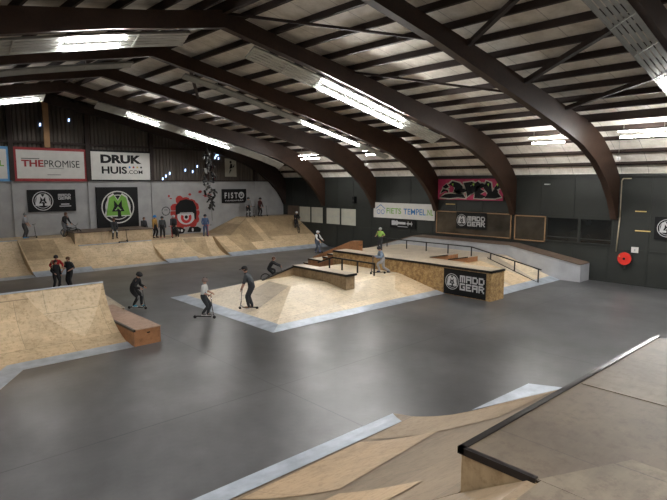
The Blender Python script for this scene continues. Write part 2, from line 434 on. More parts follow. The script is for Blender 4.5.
tray(-4, 7, -.2, [(0, 5, -.12), (0, 5, .12)], 'silver light tray behind the viewer on the left')
tray(-6, 1, 10.7, [(-4, 0, -.12), (-4, 0, .12)], 'silver light tray over the left side of the hall')
def pendant(x, ya, yb, z, label, rows=2):
    root = empty('pendant_lamp', (x, (ya + yb) / 2, z)); L2 = (yb - ya) / 2
    MB().box(-.22, .22, -L2, L2, .05, .09).build('housing', M['tray'], root)
    for s_ in (-1, 1):
        MB().tube((0, s_ * L2 * .8, .09), (0, s_ * L2 * .8, lerp(roofp, x - XC) - z - .1), .008).build('hanger_wire', M['tray'], root)
    for r_ in ((-.13, .13) if rows == 2 else (0,)):
        MB().tube((r_, -L2 + .03, -r_ * .9 - .06), (r_, L2 - .03, -r_ * .9 - .06), .035).build('fluorescent_tube', M['tube'], root)
    tag(root, label, 'lamp')
pendant(24.6, 11.35, 12.95, 7.05, 'hanging double tube lamp just left of the big right hand arch')
pendant(24.6, 7.1, 9.0, 7.1, 'hanging double tube lamp at the right edge of the frame')
pendant(24.2, 28.0, 29.9, 6.85, 'small hanging lamp in front of the farthest free arch')
pendant(24.2, 22.6, 23.6, 6.9, 'small hanging lamp under the arch above the white banner')
pendant(24.2, 1.0, 4.0, 7.1, 'hanging tube lamp out of sight to the right')
# wires and a small bracket near the corner
def vstick(x, y, z0, z1, lb, nm='hanging_sensor'):
    r = empty(nm, (x, y, z0)); MB().tube((0, 0, .08), (0, 0, z1 - z0), .01).build('cord', M['tray'], r)
    MB().box(-.1, .1, -.06, .06, -.04, .08).ball((0, 0, -.05), .06).build('sensor_head', M['white'], r); tag(r, lb, 'sensor')
vstick(25.8, 25.0, 6.2, 7.6, 'small white device hanging from the roof right of the small far lamp')
vstick(26.4, 9.6, 6.1, 7.5, 'small white device hanging beside the big right hand arch')

# ------------------------------------------------------------------ ramps along the gable wall
def curve_prof(h, run, kind, n=12):
    """(distance from foot, height)"""
    if kind == 'bank': return [(run * i / n, h * i / n) for i in range(n + 1)]
    Rr = (h * h + run * run) / (2 * h); out = []
    for i in range(n + 1):
        x = run * i / n; out.append((x, Rr - math.sqrt(max(0, Rr * Rr - x * x))))
    return out
def ramp_y(name, x0, x1, yf, h, run, kind, label, mats, deck_to, group=None, coping=True, patches=(), strip=.35):
    root = empty(name, ((x0 + x1) / 2, yf, 0)); X0, X1 = x0 - root.location[0], x1 - root.location[0]
    p = curve_prof(h, run, kind); D = deck_to - yf
    b = MB(); pts = [(X0, 0, 0)] + [(X0, d, z) for d, z in p[1:]] + [(X0, D, h), (X0, D, 0)]
    b.extrude(pts, (X1 - X0, 0, 0))
    b.build('ramp_body', mats, root)
    for (u0, u1, v0, v1, mt) in patches:        # sheets of another tone screwed on top
        q = MB(); m_ = 6
        for i in range(m_):
            da, db = run * (v0 + (v1 - v0) * i / m_), run * (v0 + (v1 - v0) * (i + 1) / m_)
            za = h * da / run if kind == 'bank' else lerp(p, da); zb = h * db / run if kind == 'bank' else lerp(p, db)
            xa, xb = X0 + (X1 - X0) * u0, X0 + (X1 - X0) * u1
            q.add([(xa, da, za + .006), (xb, da, za + .006), (xb, db, zb + .006), (xa, db, zb + .006)], [(0, 1, 2, 3)])
        q.build('plywood_sheet', mt, root)
    if strip: MB().extrude([(X0, -.3, .004), (X0, 0, .02), (X0, strip, lerp(p, strip) + .03), (X0, strip, lerp(p, strip) + .002), (X0, -.3, 0)], (X1 - X0, 0, 0)).build('steel_strip', M['steel'], root)
    if coping: MB().box(X0, X1, run - .03, run + .05, h - .03, h + .02).build('coping', M['steel'], root)
    tag(root, label, 'ramp', group); return root
ramp_y('quarter_pipe', 1.5, 7.5, 32, 1.7, 3.3, 'qp', 'curved plywood quarter pipe at the far left edge below the boy in grey', M['wood_b'], YG - .1)
ramp_y('bank_ramp', 7.5, 10.55, 32, 1.7, 3.3, 'bank', 'flat plywood bank ramp left of the raised box, below the boy with scooter', M['wood'], YG - .1, patches=[(.02, .62, .42, .96, M['wood_dark'])], coping=False)
ramp_y('quarter_pipe', 10.55, 15.1, 32, 1.25, 2.3, 'qp', 'curved plywood quarter pipe in front of the raised box with the seated child', M['wood_b'], YG - .1)
ramp_y('bank_ramp', 15.1, 17.3, 32, 1.2, 2.6, 'bank', 'narrow flat bank ramp below the group of children', M['wood'], YG - .1, coping=False)
ramp_y('quarter_pipe', 17.3, 19.7, 32, 1.2, 2.4, 'qp', 'curved plywood quarter pipe right of the narrow bank, below the red one eyed graffiti', M['wood_b'], YG - .1, coping=False)
q = MB(); pq = curve_prof(1.2, 2.4, 'qp')
for j in range(8):
    d0, d1 = 2.38 - j * .28, 2.38 - (j + 1) * .28; w0, w1 = 1 - j / 8, 1 - (j + 1) / 8
    q.add([(x, 32 + d, lerp(pq, d) + .01) for x, d in ((18.5 - w0 * 1.15, d0), (18.5 + w0 * .6, d0), (18.5 + w1 * .6, d1), (18.5 - w1 * 1.15, d1))], [(0, 1, 2, 3)])
tri = q.build('plywood_sheet', M['wood_dark']); qp_ = bpy.data.objects['quarter_pipe.002']; tri.parent = qp_
for v in tri.data.vertices: v.co -= qp_.location
# big corner bank
root = empty('corner_bank', (24, 32, 0)); O = Vector(root.location)
def loc(pts): return [tuple(Vector(p) - O) for p in pts]
b = MB()
s_ = 2.3 / 4.0
top = [(19.7, 32, 0), (23.4, 32, 0), (XW - .05, 32, 0), (XW - .05, 36.0, 2.3), (XW - .05, YG - .1, 2.3), (23.7, YG - .1, 2.3), (23.7, 36.0, 2.3), (21.0, 34.1, 1.2), (19.7, 34.1, 1.2), (21.0, YG - .1, 1.2), (19.7, YG - .1, 1.2)]
b.add(loc(top), [(0, 1, 7, 8), (1, 6, 7), (1, 2, 3, 6), (6, 3, 4, 5), (7, 6, 5, 9), (8, 7, 9, 10)])
btm = [(19.7, 32, 0), (XW - .05, 32, 0), (XW - .05, YG - .1, 0), (19.7, YG - .1, 0)]
b.add(loc(btm + [top[8], top[10], top[3], top[4], top[5], top[9]]), [(0, 3, 5, 4), (1, 2, 7, 6), (3, 2, 7, 8, 9, 5), (0, 1, 2, 3)])
b.build('ramp_body', M['wood_dark'], root)
def sheet(pts, mt): MB().add([tuple(Vector(p) - O + Vector((0, -.004, .007))) for p in pts], [tuple(range(len(pts)))]).build('plywood_sheet', mt, root)
def bk(x, y): return (x, y, (y - 32) * s_)
sheet([bk(23.5, 35.95), bk(24.1, 35.95), bk(24.0, 33.0), bk(23.4, 33.0)], M['wood'])
sheet([bk(22.2, 33.2), bk(24.6, 33.2), bk(24.6, 32.05), bk(22.2, 32.05)], M['wood_b'])
sheet([bk(24.2, 33.6), bk(XW - .1, 33.6), bk(XW - .1, 32.05), bk(24.7, 32.05)], M['wood'])
sheet([bk(19.75, 34.05), bk(20.6, 34.05), bk(21.1, 32.05), bk(20.1, 32.05)], M['wood'])
sheet([(23.66, 36.05, 2.29), (23.66, 37.3, 2.29), (22.6, 37.3, 1.85), (22.6, 35.3, 1.86)], M['wood'])
MB().extrude(loc([(19.7, 31.7, .004), (19.7, 32.0, .03), (19.7, 32.35, .225), (19.7, 32.35, .2), (19.7, 31.7, 0)]), (XW - .05 - 19.7, 0, 0)).build('steel_strip', M['steel'], root)
tag(root, 'big sloping plywood corner bank rising to a high deck at the far right corner', 'ramp')
# plate against the wall in the corner and steel sheet on the floor
# raised box on the deck
root = empty('raised_box', (12.9, 34.4, 1.255))
MB().box(-2.5, 2.4, .1, 2.4, 0, .72).build('box_body', M['wood_b'], root)
MB().box(-2.53, 2.43, .05, 2.45, .72, .77).build('box_top', M['brownboard'], root)
tag(root, 'raised plywood box with a black top below the green logo sign', 'box')

# ------------------------------------------------------------------ quarter pipe on the floor at left
h, run = 1.7, 2.4; P0 = curve_prof(h, run, 'qp', 14)
foot = [Vector((6.35, 16.0)), Vector((3.32, 16.0)), Vector((1.2, 12.7))]
def side_n(a, c): d = (c - a).normalized(); return Vector((d.y, -d.x)) if False else Vector((-d.y, d.x)) * -1
n1 = Vector((0, 1)); d2 = (foot[2] - foot[1]).normalized(); n2 = Vector((d2.y, -d2.x)); n2 = n2 if n2.x < 0 else -n2
mit = (n1 + n2).normalized(); mit = mit / mit.dot(n1)
offs = [n1, mit, n2]
root = empty('quarter_pipe', (4.5, 17.2, 0)); O = Vector(root.location)
b = MB()
rows = [[Vector((f.x, f.y, 0)) + Vector((o_.x * d, o_.y * d, z)) for d, z in P0] for f, o_ in zip(foot, offs)]
k_ = len(P0)
for r_ in rows:
    b.v += [tuple(p - O) for p in r_]
for i in range(2):
    for j in range(k_ - 1):
        b.f.append([i * k_ + j, (i + 1) * k_ + j, (i + 1) * k_ + j + 1, i * k_ + j + 1]); b.m.append(0); b.sm.append(False)
back = [r_[-1] + Vector((o_.x * .7, o_.y * .7, -1.7)) for r_, o_ in zip(rows, offs)]
backt = [r_[-1] + Vector((o_.x * .04, o_.y * .04, 0)) for r_, o_ in zip(rows, offs)]
b.add([tuple(p - O) for p in [rows[0][-1], rows[1][-1], rows[2][-1]] + backt + back], [(0, 1, 4, 3), (1, 2, 5, 4), (3, 4, 7, 6), (4, 5, 8, 7)])
for r_, bt, bk_ in ((rows[0], backt[0], back[0]), (rows[2], backt[2], back[2])):
    b.poly([tuple(p - O) for p in r_ + [bt, bk_]])
b.build('ramp_body', M['wood'], root)
def qsheet(uv, mt):
    q = MB(); pts = []
    for x, d in uv: pts.append(Vector((x, 16 + d, lerp(P0, d) + .008)) - O)
    return pts
q = MB()
nj = 10; D0, D1 = run - .03, 1.15
for j in range(nj):       # triangular filler sheet at the top right
    d0, d1 = D0 + (D1 - D0) * j / nj, D0 + (D1 - D0) * (j + 1) / nj
    w0, w1 = 1.0 - j / nj, 1.0 - (j + 1) / nj
    q.add([tuple(Vector((x, 16 + d, lerp(P0, d) + .014)) - O) for x, d in ((5.3 - w0 * 1.3, d0), (5.3 + w0 * 1.02, d0), (5.3 + w1 * 1.02, d1), (5.3 - w1 * 1.3, d1))], [(0, 1, 2, 3)])
q.build('plywood_sheet', M['wood_tri'], root)
cb = MB(); t0 = rows[0][-1] - O; t1 = rows[1][-1] - O; t2 = rows[2][-1] - O
cb.tube(t0, t1, .03).tube(t1, t2, .03); cb.build('coping', M['steel'], root)
sb = MB()
for i in range(2):
    a, c = foot[i], foot[i + 1]; oa, oc = offs[i], offs[i + 1]
    za = lerp(P0, .5)
    pa = [Vector((a.x, a.y, .004)), Vector((c.x, c.y, .004)), Vector((c.x + oc.x * .5, c.y + oc.y * .5, za + .012)), Vector((a.x + oa.x * .5, a.y + oa.y * .5, za + .012))]
    pa = [p - O for p in pa]; sb.extrude([tuple(p) for p in pa], (0, 0, .004))
sb.build('steel_strip', M['steel'], root)
tag(root, 'big curved plywood quarter pipe on the floor at the left', 'ramp')
root = empty('grind_box', (6.8, 16.0, 0))
MB().box(-.42, .42, 0, 4.0, 0, .5).build('box_body', M['wood_box'], root)
MB().box(-.38, .44, -.01, 4.02, .5, .525).build('box_top', M['wood_pink'], root)
MB().box(-.45, -.38, -.01, 4.02, .46, .53).build('edge_angle', M['blackwood'], root)
MB().box(-.02, .08, -.006, 0, .36, .40).build('hand_hole', M['black'], root)
tag(root, 'orange brown plywood grind box standing against the left quarter pipe', 'box')
root = empty('kicker_ramp', (7.45, 20.7, 0))
MB().extrude([(-.5, 0, 0), (-.5, 0, .16), (-.5, 2.6, .40), (-.5, 2.6, 0)], (.95, 0, 0)).build('ramp_body', M['wood_box'], root)
MB().extrude([(-.52, -.03, .16), (-.52, 2.6, .40), (-.52, 2.6, .43), (-.52, -.03, .19)], (1.0, 0, 0)).build('ramp_surface', M['ledge_top'], root)
tag(root, 'small low kicker ramp behind the orange grind box', 'ramp')

# ------------------------------------------------------------------ central funbox
root = empty('pyramid_funbox', (15, 17.5, 0)); O = Vector(root.location)
T = .62
fv = [(10.5, 14.45, 0), (20.05, 14.45, 0), (20.05, 17.15, T), (14.0, 17.95, T), (14.1, 20.15, T), (16.4, 20.15, T), (17.4, 21.2, T), (20.05, 21.2, T), (10.5, 21.9, 0), (20.05, 21.2, 0), (17.4, 21.2, 0), (16.4, 20.2, 0), (14.1, 20.2, 0)]
def funpt(x, y): return tuple(Vector((x, y, 0)) - O)
b = MB(); b.add(loc(fv) if False else [tuple(Vector(p) - O) for p in fv], [(0, 1, 2, 3), (0, 3, 4, 8), (3, 2, 7, 6, 5, 4), (4, 12, 8), (4, 5, 11, 12), (5, 6, 10, 11), (6, 7, 9, 10), (1, 9, 7, 2), (0, 8, 12, 11, 10, 9, 1)])
b.build('ramp_body', M['wood_pale'], root)
def fs(pts, mt, nm='plywood_sheet'): MB().add([tuple(Vector(p) - O + Vector((0, 0, .008))) for p in pts], [tuple(range(len(pts)))]).build(nm, mt, root)
def frontz(x, y):
    # plane of the front bank (through foot line and top edge)
    t_ = (x - 14.0) / 6.05; yt = 17.95 - .8 * t_
    return T * (y - 14.45) / (yt - 14.45)
def leftz(x, y): return T * (x - 10.5) / (14.03 - 10.5)
fs([(14.2, 14.85, frontz(14.2, 14.85)), (17.2, 14.85, frontz(17.2, 14.85)), (15.4, 16.3, frontz(15.4, 16.3)), (14.2, 16.3, frontz(14.2, 16.3))], M['ledge_top'])
fs([(17.0, 14.85, frontz(17.0, 14.85)), (20.0, 14.85, frontz(20, 14.85)), (20.0, 17.1, frontz(20, 17.1)), (16.6, 17.45, frontz(16.6, 17.45))], M['wood_b'])
fs([(11.7, 17.0, leftz(11.7, 17)), (13.9, 18.0, T), (14.0, 19.6, T), (12.2, 19.0, leftz(12.2, 0))], M['ledge_top'])
for pts, nm in (([(10.42, 14.37, .004), (20.05, 14.37, .004), (20.05, 14.85, .095), (11.0, 14.85, .085)], 0), ([(10.42, 14.37, .004), (11.0, 14.85, .098), (11.0, 21.62, .098), (10.42, 21.95, .004)], 1)):
    MB().add([tuple(Vector(p) - O + Vector((0, 0, .012))) for p in pts], [(0, 1, 2, 3)]).build('steel_strip', M['steel'], root)
tag(root, 'low pale plywood pyramid funbox with steel edge strips in the middle of the floor', 'ramp')
# ledge with kink (descending end + flat)
root = empty('grind_ledge', (15.8, 18, 0)); O = Vector(root.location)
def L_(pts): return [tuple(Vector(p) - O) for p in pts]
b = MB(); b.extrude(L_([(15.8, 16.45, .36), (15.8, 16.45, 1.05), (15.8, 20.0, 1.05), (15.8, 20.0, .6), (15.8, 17.9, .6)]), (.52, 0, 0))
b.build('ledge_side', M['ledge_ply'], root)
MB().box(-.04, .56, -1.6, 2.05, 1.055, 1.12).build('ledge_top', M['ledge_top'], root)
MB().box(-.08, -.02, -1.62, 2.05, 1.02, 1.115).box(-.06, .58, -1.64, -1.58, 1.02, 1.115).build('ledge_edge', M['blackwood'], root)
tag(root, 'flat plywood grind ledge with black edge standing on the pyramid funbox', 'ledge')
root = empty('hubba_ledge', (15, 20.1, 0)); O = Vector(root.location)
b = MB(); b.extrude(L_([(14.0, 20.0, .5), (15.8, 20.0, .6), (15.8, 20.0, 1.05), (14.0, 20.0, .60)]), (0, .14, 0)); b.build('ledge_side', M['ledge_ply'], root)
b = MB(); b.extrude(L_([(13.95, 19.95, .60), (15.9, 19.95, 1.06), (15.9, 19.95, 1.12), (13.95, 19.95, .66)]), (0, .1, 0)); b.build('ledge_edge', M['blackwood'], root)
tag(root, 'sloping black topped ledge in front of the child in black on a bike', 'ledge')
# flat rail
root = empty('grind_rail', (18.55, 18.35, T)); b = MB()
b.bar((0, -1.0, .58), (0, 1.95, .58), .07, .07); b.bar((0, 1.93, .585), (0, 3.1, .2), .07, .07); b.build('rail_bar', M['blackwood'], root)
for yy in (-.97, .15, 1.25, 2.2):
    zt = .55 if yy < 2 else .5
    MB().box(-.03, .03, yy - .03, yy + .03, 0, zt).build('rail_post', M['blackwood'], root)
tag(root, 'black steel grind rail on four posts on the pyramid funbox', 'rail')
# big manual ledge with MADD GEAR sign
root = empty('manual_ledge', (20.05, 12.05, 0)); O = Vector(root.location)
b = MB().box(0, 1.05, 0, 9.87, 0, 1.24); b.build('ledge_body', M['osb'], root)
MB().box(.06, 1.02, .06, 9.87, 1.24, 1.30).build('ledge_top', M['ledge_top'], root)
MB().box(-.03, .06, -.03, 9.87, 1.22, 1.31).box(-.03, 1.08, -.03, .06, 1.22, 1.31).build('ledge_edge', M['blackwood'], root)
tag(root, 'long chest high ledge of rough chipboard with black edges carrying the gear sign', 'ledge')
# platform behind
root = empty('funbox_platform', (24, 18, 0)); O = Vector(root.location)
b = MB()
prof = [(12.6, 0), (15.6, 1.0), (23.2, 1.0), (27.2, 0)]
b.extrude(L_([(21.1, 12.6, 0), (21.1, 15.6, 1.0), (21.1, 21.92, 1.0), (21.1, 21.92, 0)]), (1.75, 0, 0)).extrude(L_([(22.85, y, z) for y, z in prof]), (4.55, 0, 0)); b.build('ramp_body', M['ledge_top'], root)
def pz(y): return (y - 12.6) / 3.0
for pts, mt in (([(21.2, 13.0), (23.4, 13.0), (22.2, 15.5), (21.2, 15.5)], M['wood_pale']), ([(23.6, 13.0), (25.6, 13.0), (24.6, 15.5), (22.6, 15.5)], M['wood_b']), ([(25.8, 13.0), (27.35, 13.0), (27.35, 15.5), (26.4, 15.5)], M['wood_pale'])):
    MB().add([tuple(Vector((x, y, pz(y) + .008)) - O) for x, y in pts], [(0, 1, 2, 3)]).build('plywood_sheet', mt, root)
MB().add([tuple(Vector(p) - O) for p in ((21.1, 12.45, .005), (27.4, 12.45, .005), (27.4, 13.0, .142), (21.1, 13.0, .142))], [(0, 1, 2, 3)]).build('steel_strip', M['steel'], root)
tag(root, 'wide raised funbox platform with a near bank between the chipboard ledge and the grey ledge', 'ramp')
# stairs
root = empty('stair_set', (21.1, 23, 0))
for i, (ya, yb, z) in enumerate(((21.93, 22.38, 1.06), (22.38, 22.8, .85), (22.8, 24.08, .61), (24.08, 24.5, .34))):
    stp = MB().box(-1.05, 1.08, ya - 23, yb - 23, 0, z - .03).build('step', M['wood_box'], root)
    MB().box(-1.05, 1.08, ya - 23, yb - 23, z - .03, z + .01).build('step_tread', M['ledge_top'], stp)
    MB().box(-1.08, -1.05, ya - 23, yb - 23, z - .05, z + .015).build('step_nosing', M['blackwood'], stp)
tag(root, 'short orange plywood stair set at the far end of the chipboard ledge', 'stairs')
root = empty('stair_hubba', (22.5, 23.5, 0)); O = Vector(root.location)
MB().extrude(L_([(22.2, 22.05, 0), (22.2, 22.05, 1.64), (22.2, 22.7, 1.6), (22.2, 26.2, .3), (22.2, 26.2, 0)]), (.32, 0, 0)).build('ledge_body', M['wood_box'], root)
MB().box(-.22, -.17, -1.47, -1.45, 1.38, 1.42).box(-.1, -.05, -1.47, -1.45, 1.38, 1.42).build('hand_hole', M['black'], root)
tag(root, 'orange brown sloping plywood ledge beside the stair set', 'ledge')
for yy, lb in ((15.95, 'small orange kicker wedge on the platform, right one of two'), (17.15, 'small orange kicker wedge on the platform, left one of two')):
    root = empty('kicker_wedge', (23.35, yy, 1.0))
    MB().extrude([(0, -.55, 0), (0, -.55, .24), (0, .62, 0)], (.9, 0, 0)).build('wedge_body', M['wood_box'], root)
    MB().extrude([(-.02, -.57, .24), (-.02, .62, 0), (-.02, .62, .03), (-.02, -.57, .27)], (.94, 0, 0)).build('wedge_surface', M['ledge_top'], root)
    MB().bar((-.03, -.57, .27), (-.03, .62, .03), .03, .05).build('wedge_edge', M['blackwood'], root)
    tag(root, lb, 'ramp')
# long handrail on the platform
root = empty('grind_rail', (25.5, 18, 0)); b = MB()
RP = [(23.9, 1.52), (16.6, 1.52), (12.55, .72)]
for (ya, za), (yb, zb) in zip(RP[:-1], RP[1:]): b.bar((0, ya - 18, za), (0, yb - 18, zb), .055, .055)
b.build('rail_bar', M['blackwood'], root)
for yy in (12.7, 14.0, 15.4, 16.6, 18.15, 19.7, 21.2, 22.8):
    zb = max(0, min(1, (yy - 12.6) / 3)) if yy < 23.2 else .95; zt = 1.5 if yy > 16.5 else .72 + (yy - 12.55) / 4.05 * .8 - .02
    MB().box(-.025, .025, yy - 18 - .025, yy - 18 + .025, zb, zt).build('rail_post', M['blackwood'], root)
MB().bar((0, 15.6 - 18, 1.02), (0, 12.7 - 18, .06), .04, .03).build('foot_bar', M['blackwood'], root)
tag(root, 'long thin black handrail along the platform sloping down at its near end', 'rail')
# grey ledge along right wall
root = empty('grey_ledge', (27.95, 18, 0)); O = Vector(root.location)
gp = [(11.45, .88), (15.4, 1.56), (22.3, 1.56), (27.6, .05)]
b = MB(); b.extrude(L_([(27.42, 11.45, 0)] + [(27.42, y, z) for y, z in gp] + [(27.42, 27.6, 0)]), (XW - .06 - 27.42, 0, 0)); b.build('ledge_body', M['greypaint'], root)
b = MB()
for (ya, za), (yb, zb) in zip(gp[:-1], gp[1:]): b.extrude(L_([(27.38, ya, za), (27.38, yb, zb), (27.38, yb, zb + .05), (27.38, ya, za + .05)]), (XW - .06 - 27.38, 0, 0))
b.build('ledge_top', M['brownboard'], root)
tag(root, 'long grey painted ledge with brown top running along the dark wall', 'ledge')

# ------------------------------------------------------------------ foreground ramp and deck
def rise(t): return 2.66 * t ** 1.4
fp = [(7.42 - 5.22 * i / 20, rise(i / 20)) for i in range(21)] + [(1.65, 3.0), (-3.0, 3.0)]
def fz(y): return next((za + (zb - za) * (ya - y) / (ya - yb) for (ya, za), (yb, zb) in zip(fp[:-1], fp[1:]) if yb <= y <= ya), 3.0)
def fpoly(pts, mt, root, dz=.012, name='plywood_sheet'):
    # a sheet lying on the curved surface: cut the outline at the bends of the profile
    O = Vector(root.location); q = MB(); ys = sorted({y for y, _ in fp})
    def clip(pl, y, keep):
        out = []
        for i in range(len(pl)):
            p, r_ = pl[i], pl[(i + 1) % len(pl)]; ip, ir = (p[1] - y) * keep >= -1e-9, (r_[1] - y) * keep >= -1e-9
            if ip: out.append(p)
            if ip != ir: t = (y - p[1]) / (r_[1] - p[1]); out.append((p[0] + (r_[0] - p[0]) * t, y))
        return out
    for ya, yb in zip(ys[:-1], ys[1:]):
        pl = clip(clip(list(pts), ya, 1), yb, -1)
        if len(pl) > 2: q.add([tuple(Vector((x, y, fz(y) + dz)) - O) for x, y in pl], [tuple(range(len(pl)))])
    return q.build(name, mt, root)
root = empty('foreground_ramp', (0, 4, 0)); O = Vector(root.location)
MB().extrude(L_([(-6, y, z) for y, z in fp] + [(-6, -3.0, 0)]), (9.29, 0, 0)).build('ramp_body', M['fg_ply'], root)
fpoly([(2.0, 6.75), (2.9, 6.75), (3.2, 5.6), (2.2, 5.4)], M['wood_box2'], root)
MB().extrude(L_([(-5.9, -2.9, 3.0), (3.304, -2.9, 3.0), (3.304, 1.56, 3.0), (-5.9, 1.6, 3.0)]), (0, 0, .031)).build('deck_sheet', M['deck_pale'], root)
for x0, x1 in ((-6, -.5), (-.48, 3.28)): fpoly([(x0, 7.42), (x1, 7.42), (x1, 6.86), (x0, 6.86)], M['steel'], root, .016, 'steel_strip')
tag(root, 'worn plywood bank ramp with steel foot strip at the bottom edge of the frame', 'ramp')
root = empty('foreground_ramp', (6, 4.5, 0)); O = Vector(root.location)
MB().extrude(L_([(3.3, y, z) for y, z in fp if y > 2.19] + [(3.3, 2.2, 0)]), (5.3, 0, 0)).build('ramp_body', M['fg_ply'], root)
b = MB()
fl = [(8.6, 7.42), (8.78, 7.05), (9.0, 6.78), (9.5, 6.52), (10.1, 6.3), (11.4, 6.0), (12.7, 5.6)]
V = [(x, yf + (2.2 - yf) * j / 16, rise(j / 16)) for x, yf in fl for j in range(17)]
b.add(L_(V), [(i * 17 + j, (i + 1) * 17 + j, (i + 1) * 17 + j + 1, i * 17 + j + 1) for i in range(6) for j in range(16)], 0, True)
b.add(L_(V[:17] + [(8.6, 2.2, 0)]), [tuple(range(18))]); b.add(L_(V[-17:] + [(12.7, 2.2, 0)]), [tuple(range(18))]); b.add(L_([(8.6, 2.2, 0), (12.7, 2.2, 0)] + [V[i * 17 + 16] for i in range(6, -1, -1)]), [tuple(range(9))])
b.build('ramp_wing', M['fg_light2'], root)
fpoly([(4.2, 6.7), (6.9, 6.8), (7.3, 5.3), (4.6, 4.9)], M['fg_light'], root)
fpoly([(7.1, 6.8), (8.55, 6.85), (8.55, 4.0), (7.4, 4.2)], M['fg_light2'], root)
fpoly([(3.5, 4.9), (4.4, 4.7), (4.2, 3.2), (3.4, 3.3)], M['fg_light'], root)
fpoly([(3.31, 7.42), (8.55, 7.42), (8.2, 6.86), (3.31, 6.86)], M['steel'], root, .016, 'steel_strip')
MB().extrude(L_([(10.0, 6.36, .004), (12.4, 6.3, .004), (12.8, 5.55, .004)]), (0, 0, .01)).build('steel_plate', M['steel'], root)
tag(root, 'plywood bank ramp below the dark platform with steel strips at its foot', 'ramp')
root = empty('dark_platform', (5.5, .5, 0)); O = Vector(root.location)
b = MB(); b.box(3.305 - 5.5, 7.7 - 5.5, -3.5, 1.68, 0, 3.0); b.build('platform_body', M['wood_dark'], root)
MB().extrude([(3.306 - 5.5, -3.5, 3.028), (4.0 - 5.5, -3.5, 3.028), (4.05 - 5.5, .75, 3.028), (3.306 - 5.5, 1.08, 3.028)], (0, 0, .004)).build('plywood_sheet', M['deck_pale'], root)
MB().box(3.31 - 5.5, 7.66 - 5.5, -3.5, 1.66, 3.0, 3.02).build('platform_surface', M['deck'], root)
MB().box(3.30 - 5.5, 7.72 - 5.5, 1.66, 1.715, 2.98, 3.03).box(3.30 - 5.5, 3.345 - 5.5, 1.1, 1.715, 2.975, 3.03).build('steel_angle', M['coping'], root)
MB().box(5.3 - 5.5, 7.64 - 5.5, -.8, 1.64, 3.02, 3.026).build('plywood_sheet', M['deck_pale'], root)
tag(root, 'dark worn plywood platform with black steel edge in the right foreground', 'platform')

# ------------------------------------------------------------------ flat graphics on walls
class Face:
    """2D drawing surface: plane 'g' = gable wall (u=+X), 'r' = right wall (u=-Y), 'c' = ledge C side (u=-Y)"""
    def __init__(s, plane, off=None): s.p = plane; s.off = off
    def P(s, u, v, d=0):
        if s.p == 'g': return (u, (YG if s.off is None else s.off) - d, v)
        return ((XW if s.off is None else s.off) - d, -u, v)
def fpanel(F, u0, u1, v0, v1, mat, name, d0=.0, d1=.03, parent=None, bow=False):
    b = MB(); a = [F.P(u0, v0, d0), F.P(u1, v0, d0), F.P(u1, v1, d0), F.P(u0, v1, d0)]; c = [F.P(u0, v0, d1), F.P(u1, v0, d1), F.P(u1, v1, d1), F.P(u0, v1, d1)]
    b.add(a + c, [(0, 1, 2, 3), (4, 5, 6, 7), (0, 1, 5, 4), (1, 2, 6, 5), (2, 3, 7, 6), (3, 0, 4, 7)]); return b.build(name, mat, parent)
def fshape(F, polys, mat, name, d, parent=None, th=.004):
    b = MB()
    for pl in polys:
        a = [F.P(u, v, d) for u, v in pl]; c = Vector(F.P(0, 0, d + th)) - Vector(F.P(0, 0, d)); b.extrude(a, c)
    return b.build(name, mat, parent)
def rect(u0, u1, v0, v1): return [(u0, v0), (u1, v0), (u1, v1), (u0, v1)]
def ring(cu, cv, r0, r1, n=32, a0=0, a1=360):
    out = []
    for i in range(n):
        a, c = R(a0 + (a1 - a0) * i / n), R(a0 + (a1 - a0) * (i + 1) / n)
        out.append([(cu + r0 * math.cos(a), cv + r0 * math.sin(a)), (cu + r1 * math.cos(a), cv + r1 * math.sin(a)), (cu + r1 * math.cos(c), cv + r1 * math.sin(c)), (cu + r0 * math.cos(c), cv + r0 * math.sin(c))])
    return out
def disc(cu, cv, ru, rv, n=20): return [(cu + ru * math.cos(2 * math.pi * i / n), cv + rv * math.sin(2 * math.pi * i / n)) for i in range(n)]
def text(F, s, u0, u1, v0, v1, mat, d, parent, bold=.0, name='lettering'):
    cu = bpy.data.curves.new(name, 'FONT'); cu.body = s; cu.size = 1; cu.offset = bold; cu.resolution_u = 4
    t = bpy.data.objects.new(name, cu); col.objects.link(t); dg = bpy.context.evaluated_depsgraph_get()
    me = bpy.data.meshes.new_from_object(t.evaluated_get(dg)); bpy.data.objects.remove(t)
    xs = [v.co.x for v in me.vertices]; ys = [v.co.y for v in me.vertices]
    for v in me.vertices:
        u = u0 + (u1 - u0) * (v.co.x - min(xs)) / (max(xs) - min(xs)) if False else u0 + (u1 - u0) * (v.co.x - MINX(xs)) / (MAXX(xs) - MINX(xs))
        vv = v0 + (v1 - v0) * (v.co.y - MINX(ys)) / (MAXX(ys) - MINX(ys))
        v.co = F.P(u, vv, d)
    me.materials.clear(); me.materials.append(mat)
    o = bpy.data.objects.new(name, me); col.objects.link(o)
    if parent: o.parent = parent
    return o
_mm = {}
def MINX(l):
    k = ('n', id(l));
    if k not in _mm: _mm[k] = min(l)
    return _mm[k]
def MAXX(l):
    k = ('x', id(l))
    if k not in _mm: _mm[k] = max(l)
    return _mm[k]
_keep = []
def text_(*a, **k): 
    _mm.clear(); return text(*a, **k)
BM = {'M': ['11111', '10101', '10101', '10101', '10101'], 'A': ['11111', '10001', '11111', '10001', '10001'], 'D': ['11110', '10001', '10001', '10001', '11110'],
      'G': ['11111', '10000', '10011', '10001', '11111'], 'E': ['11111', '10000', '11110', '10000', '11111'], 'R': ['11110', '10001', '11110', '10010', '10001']}
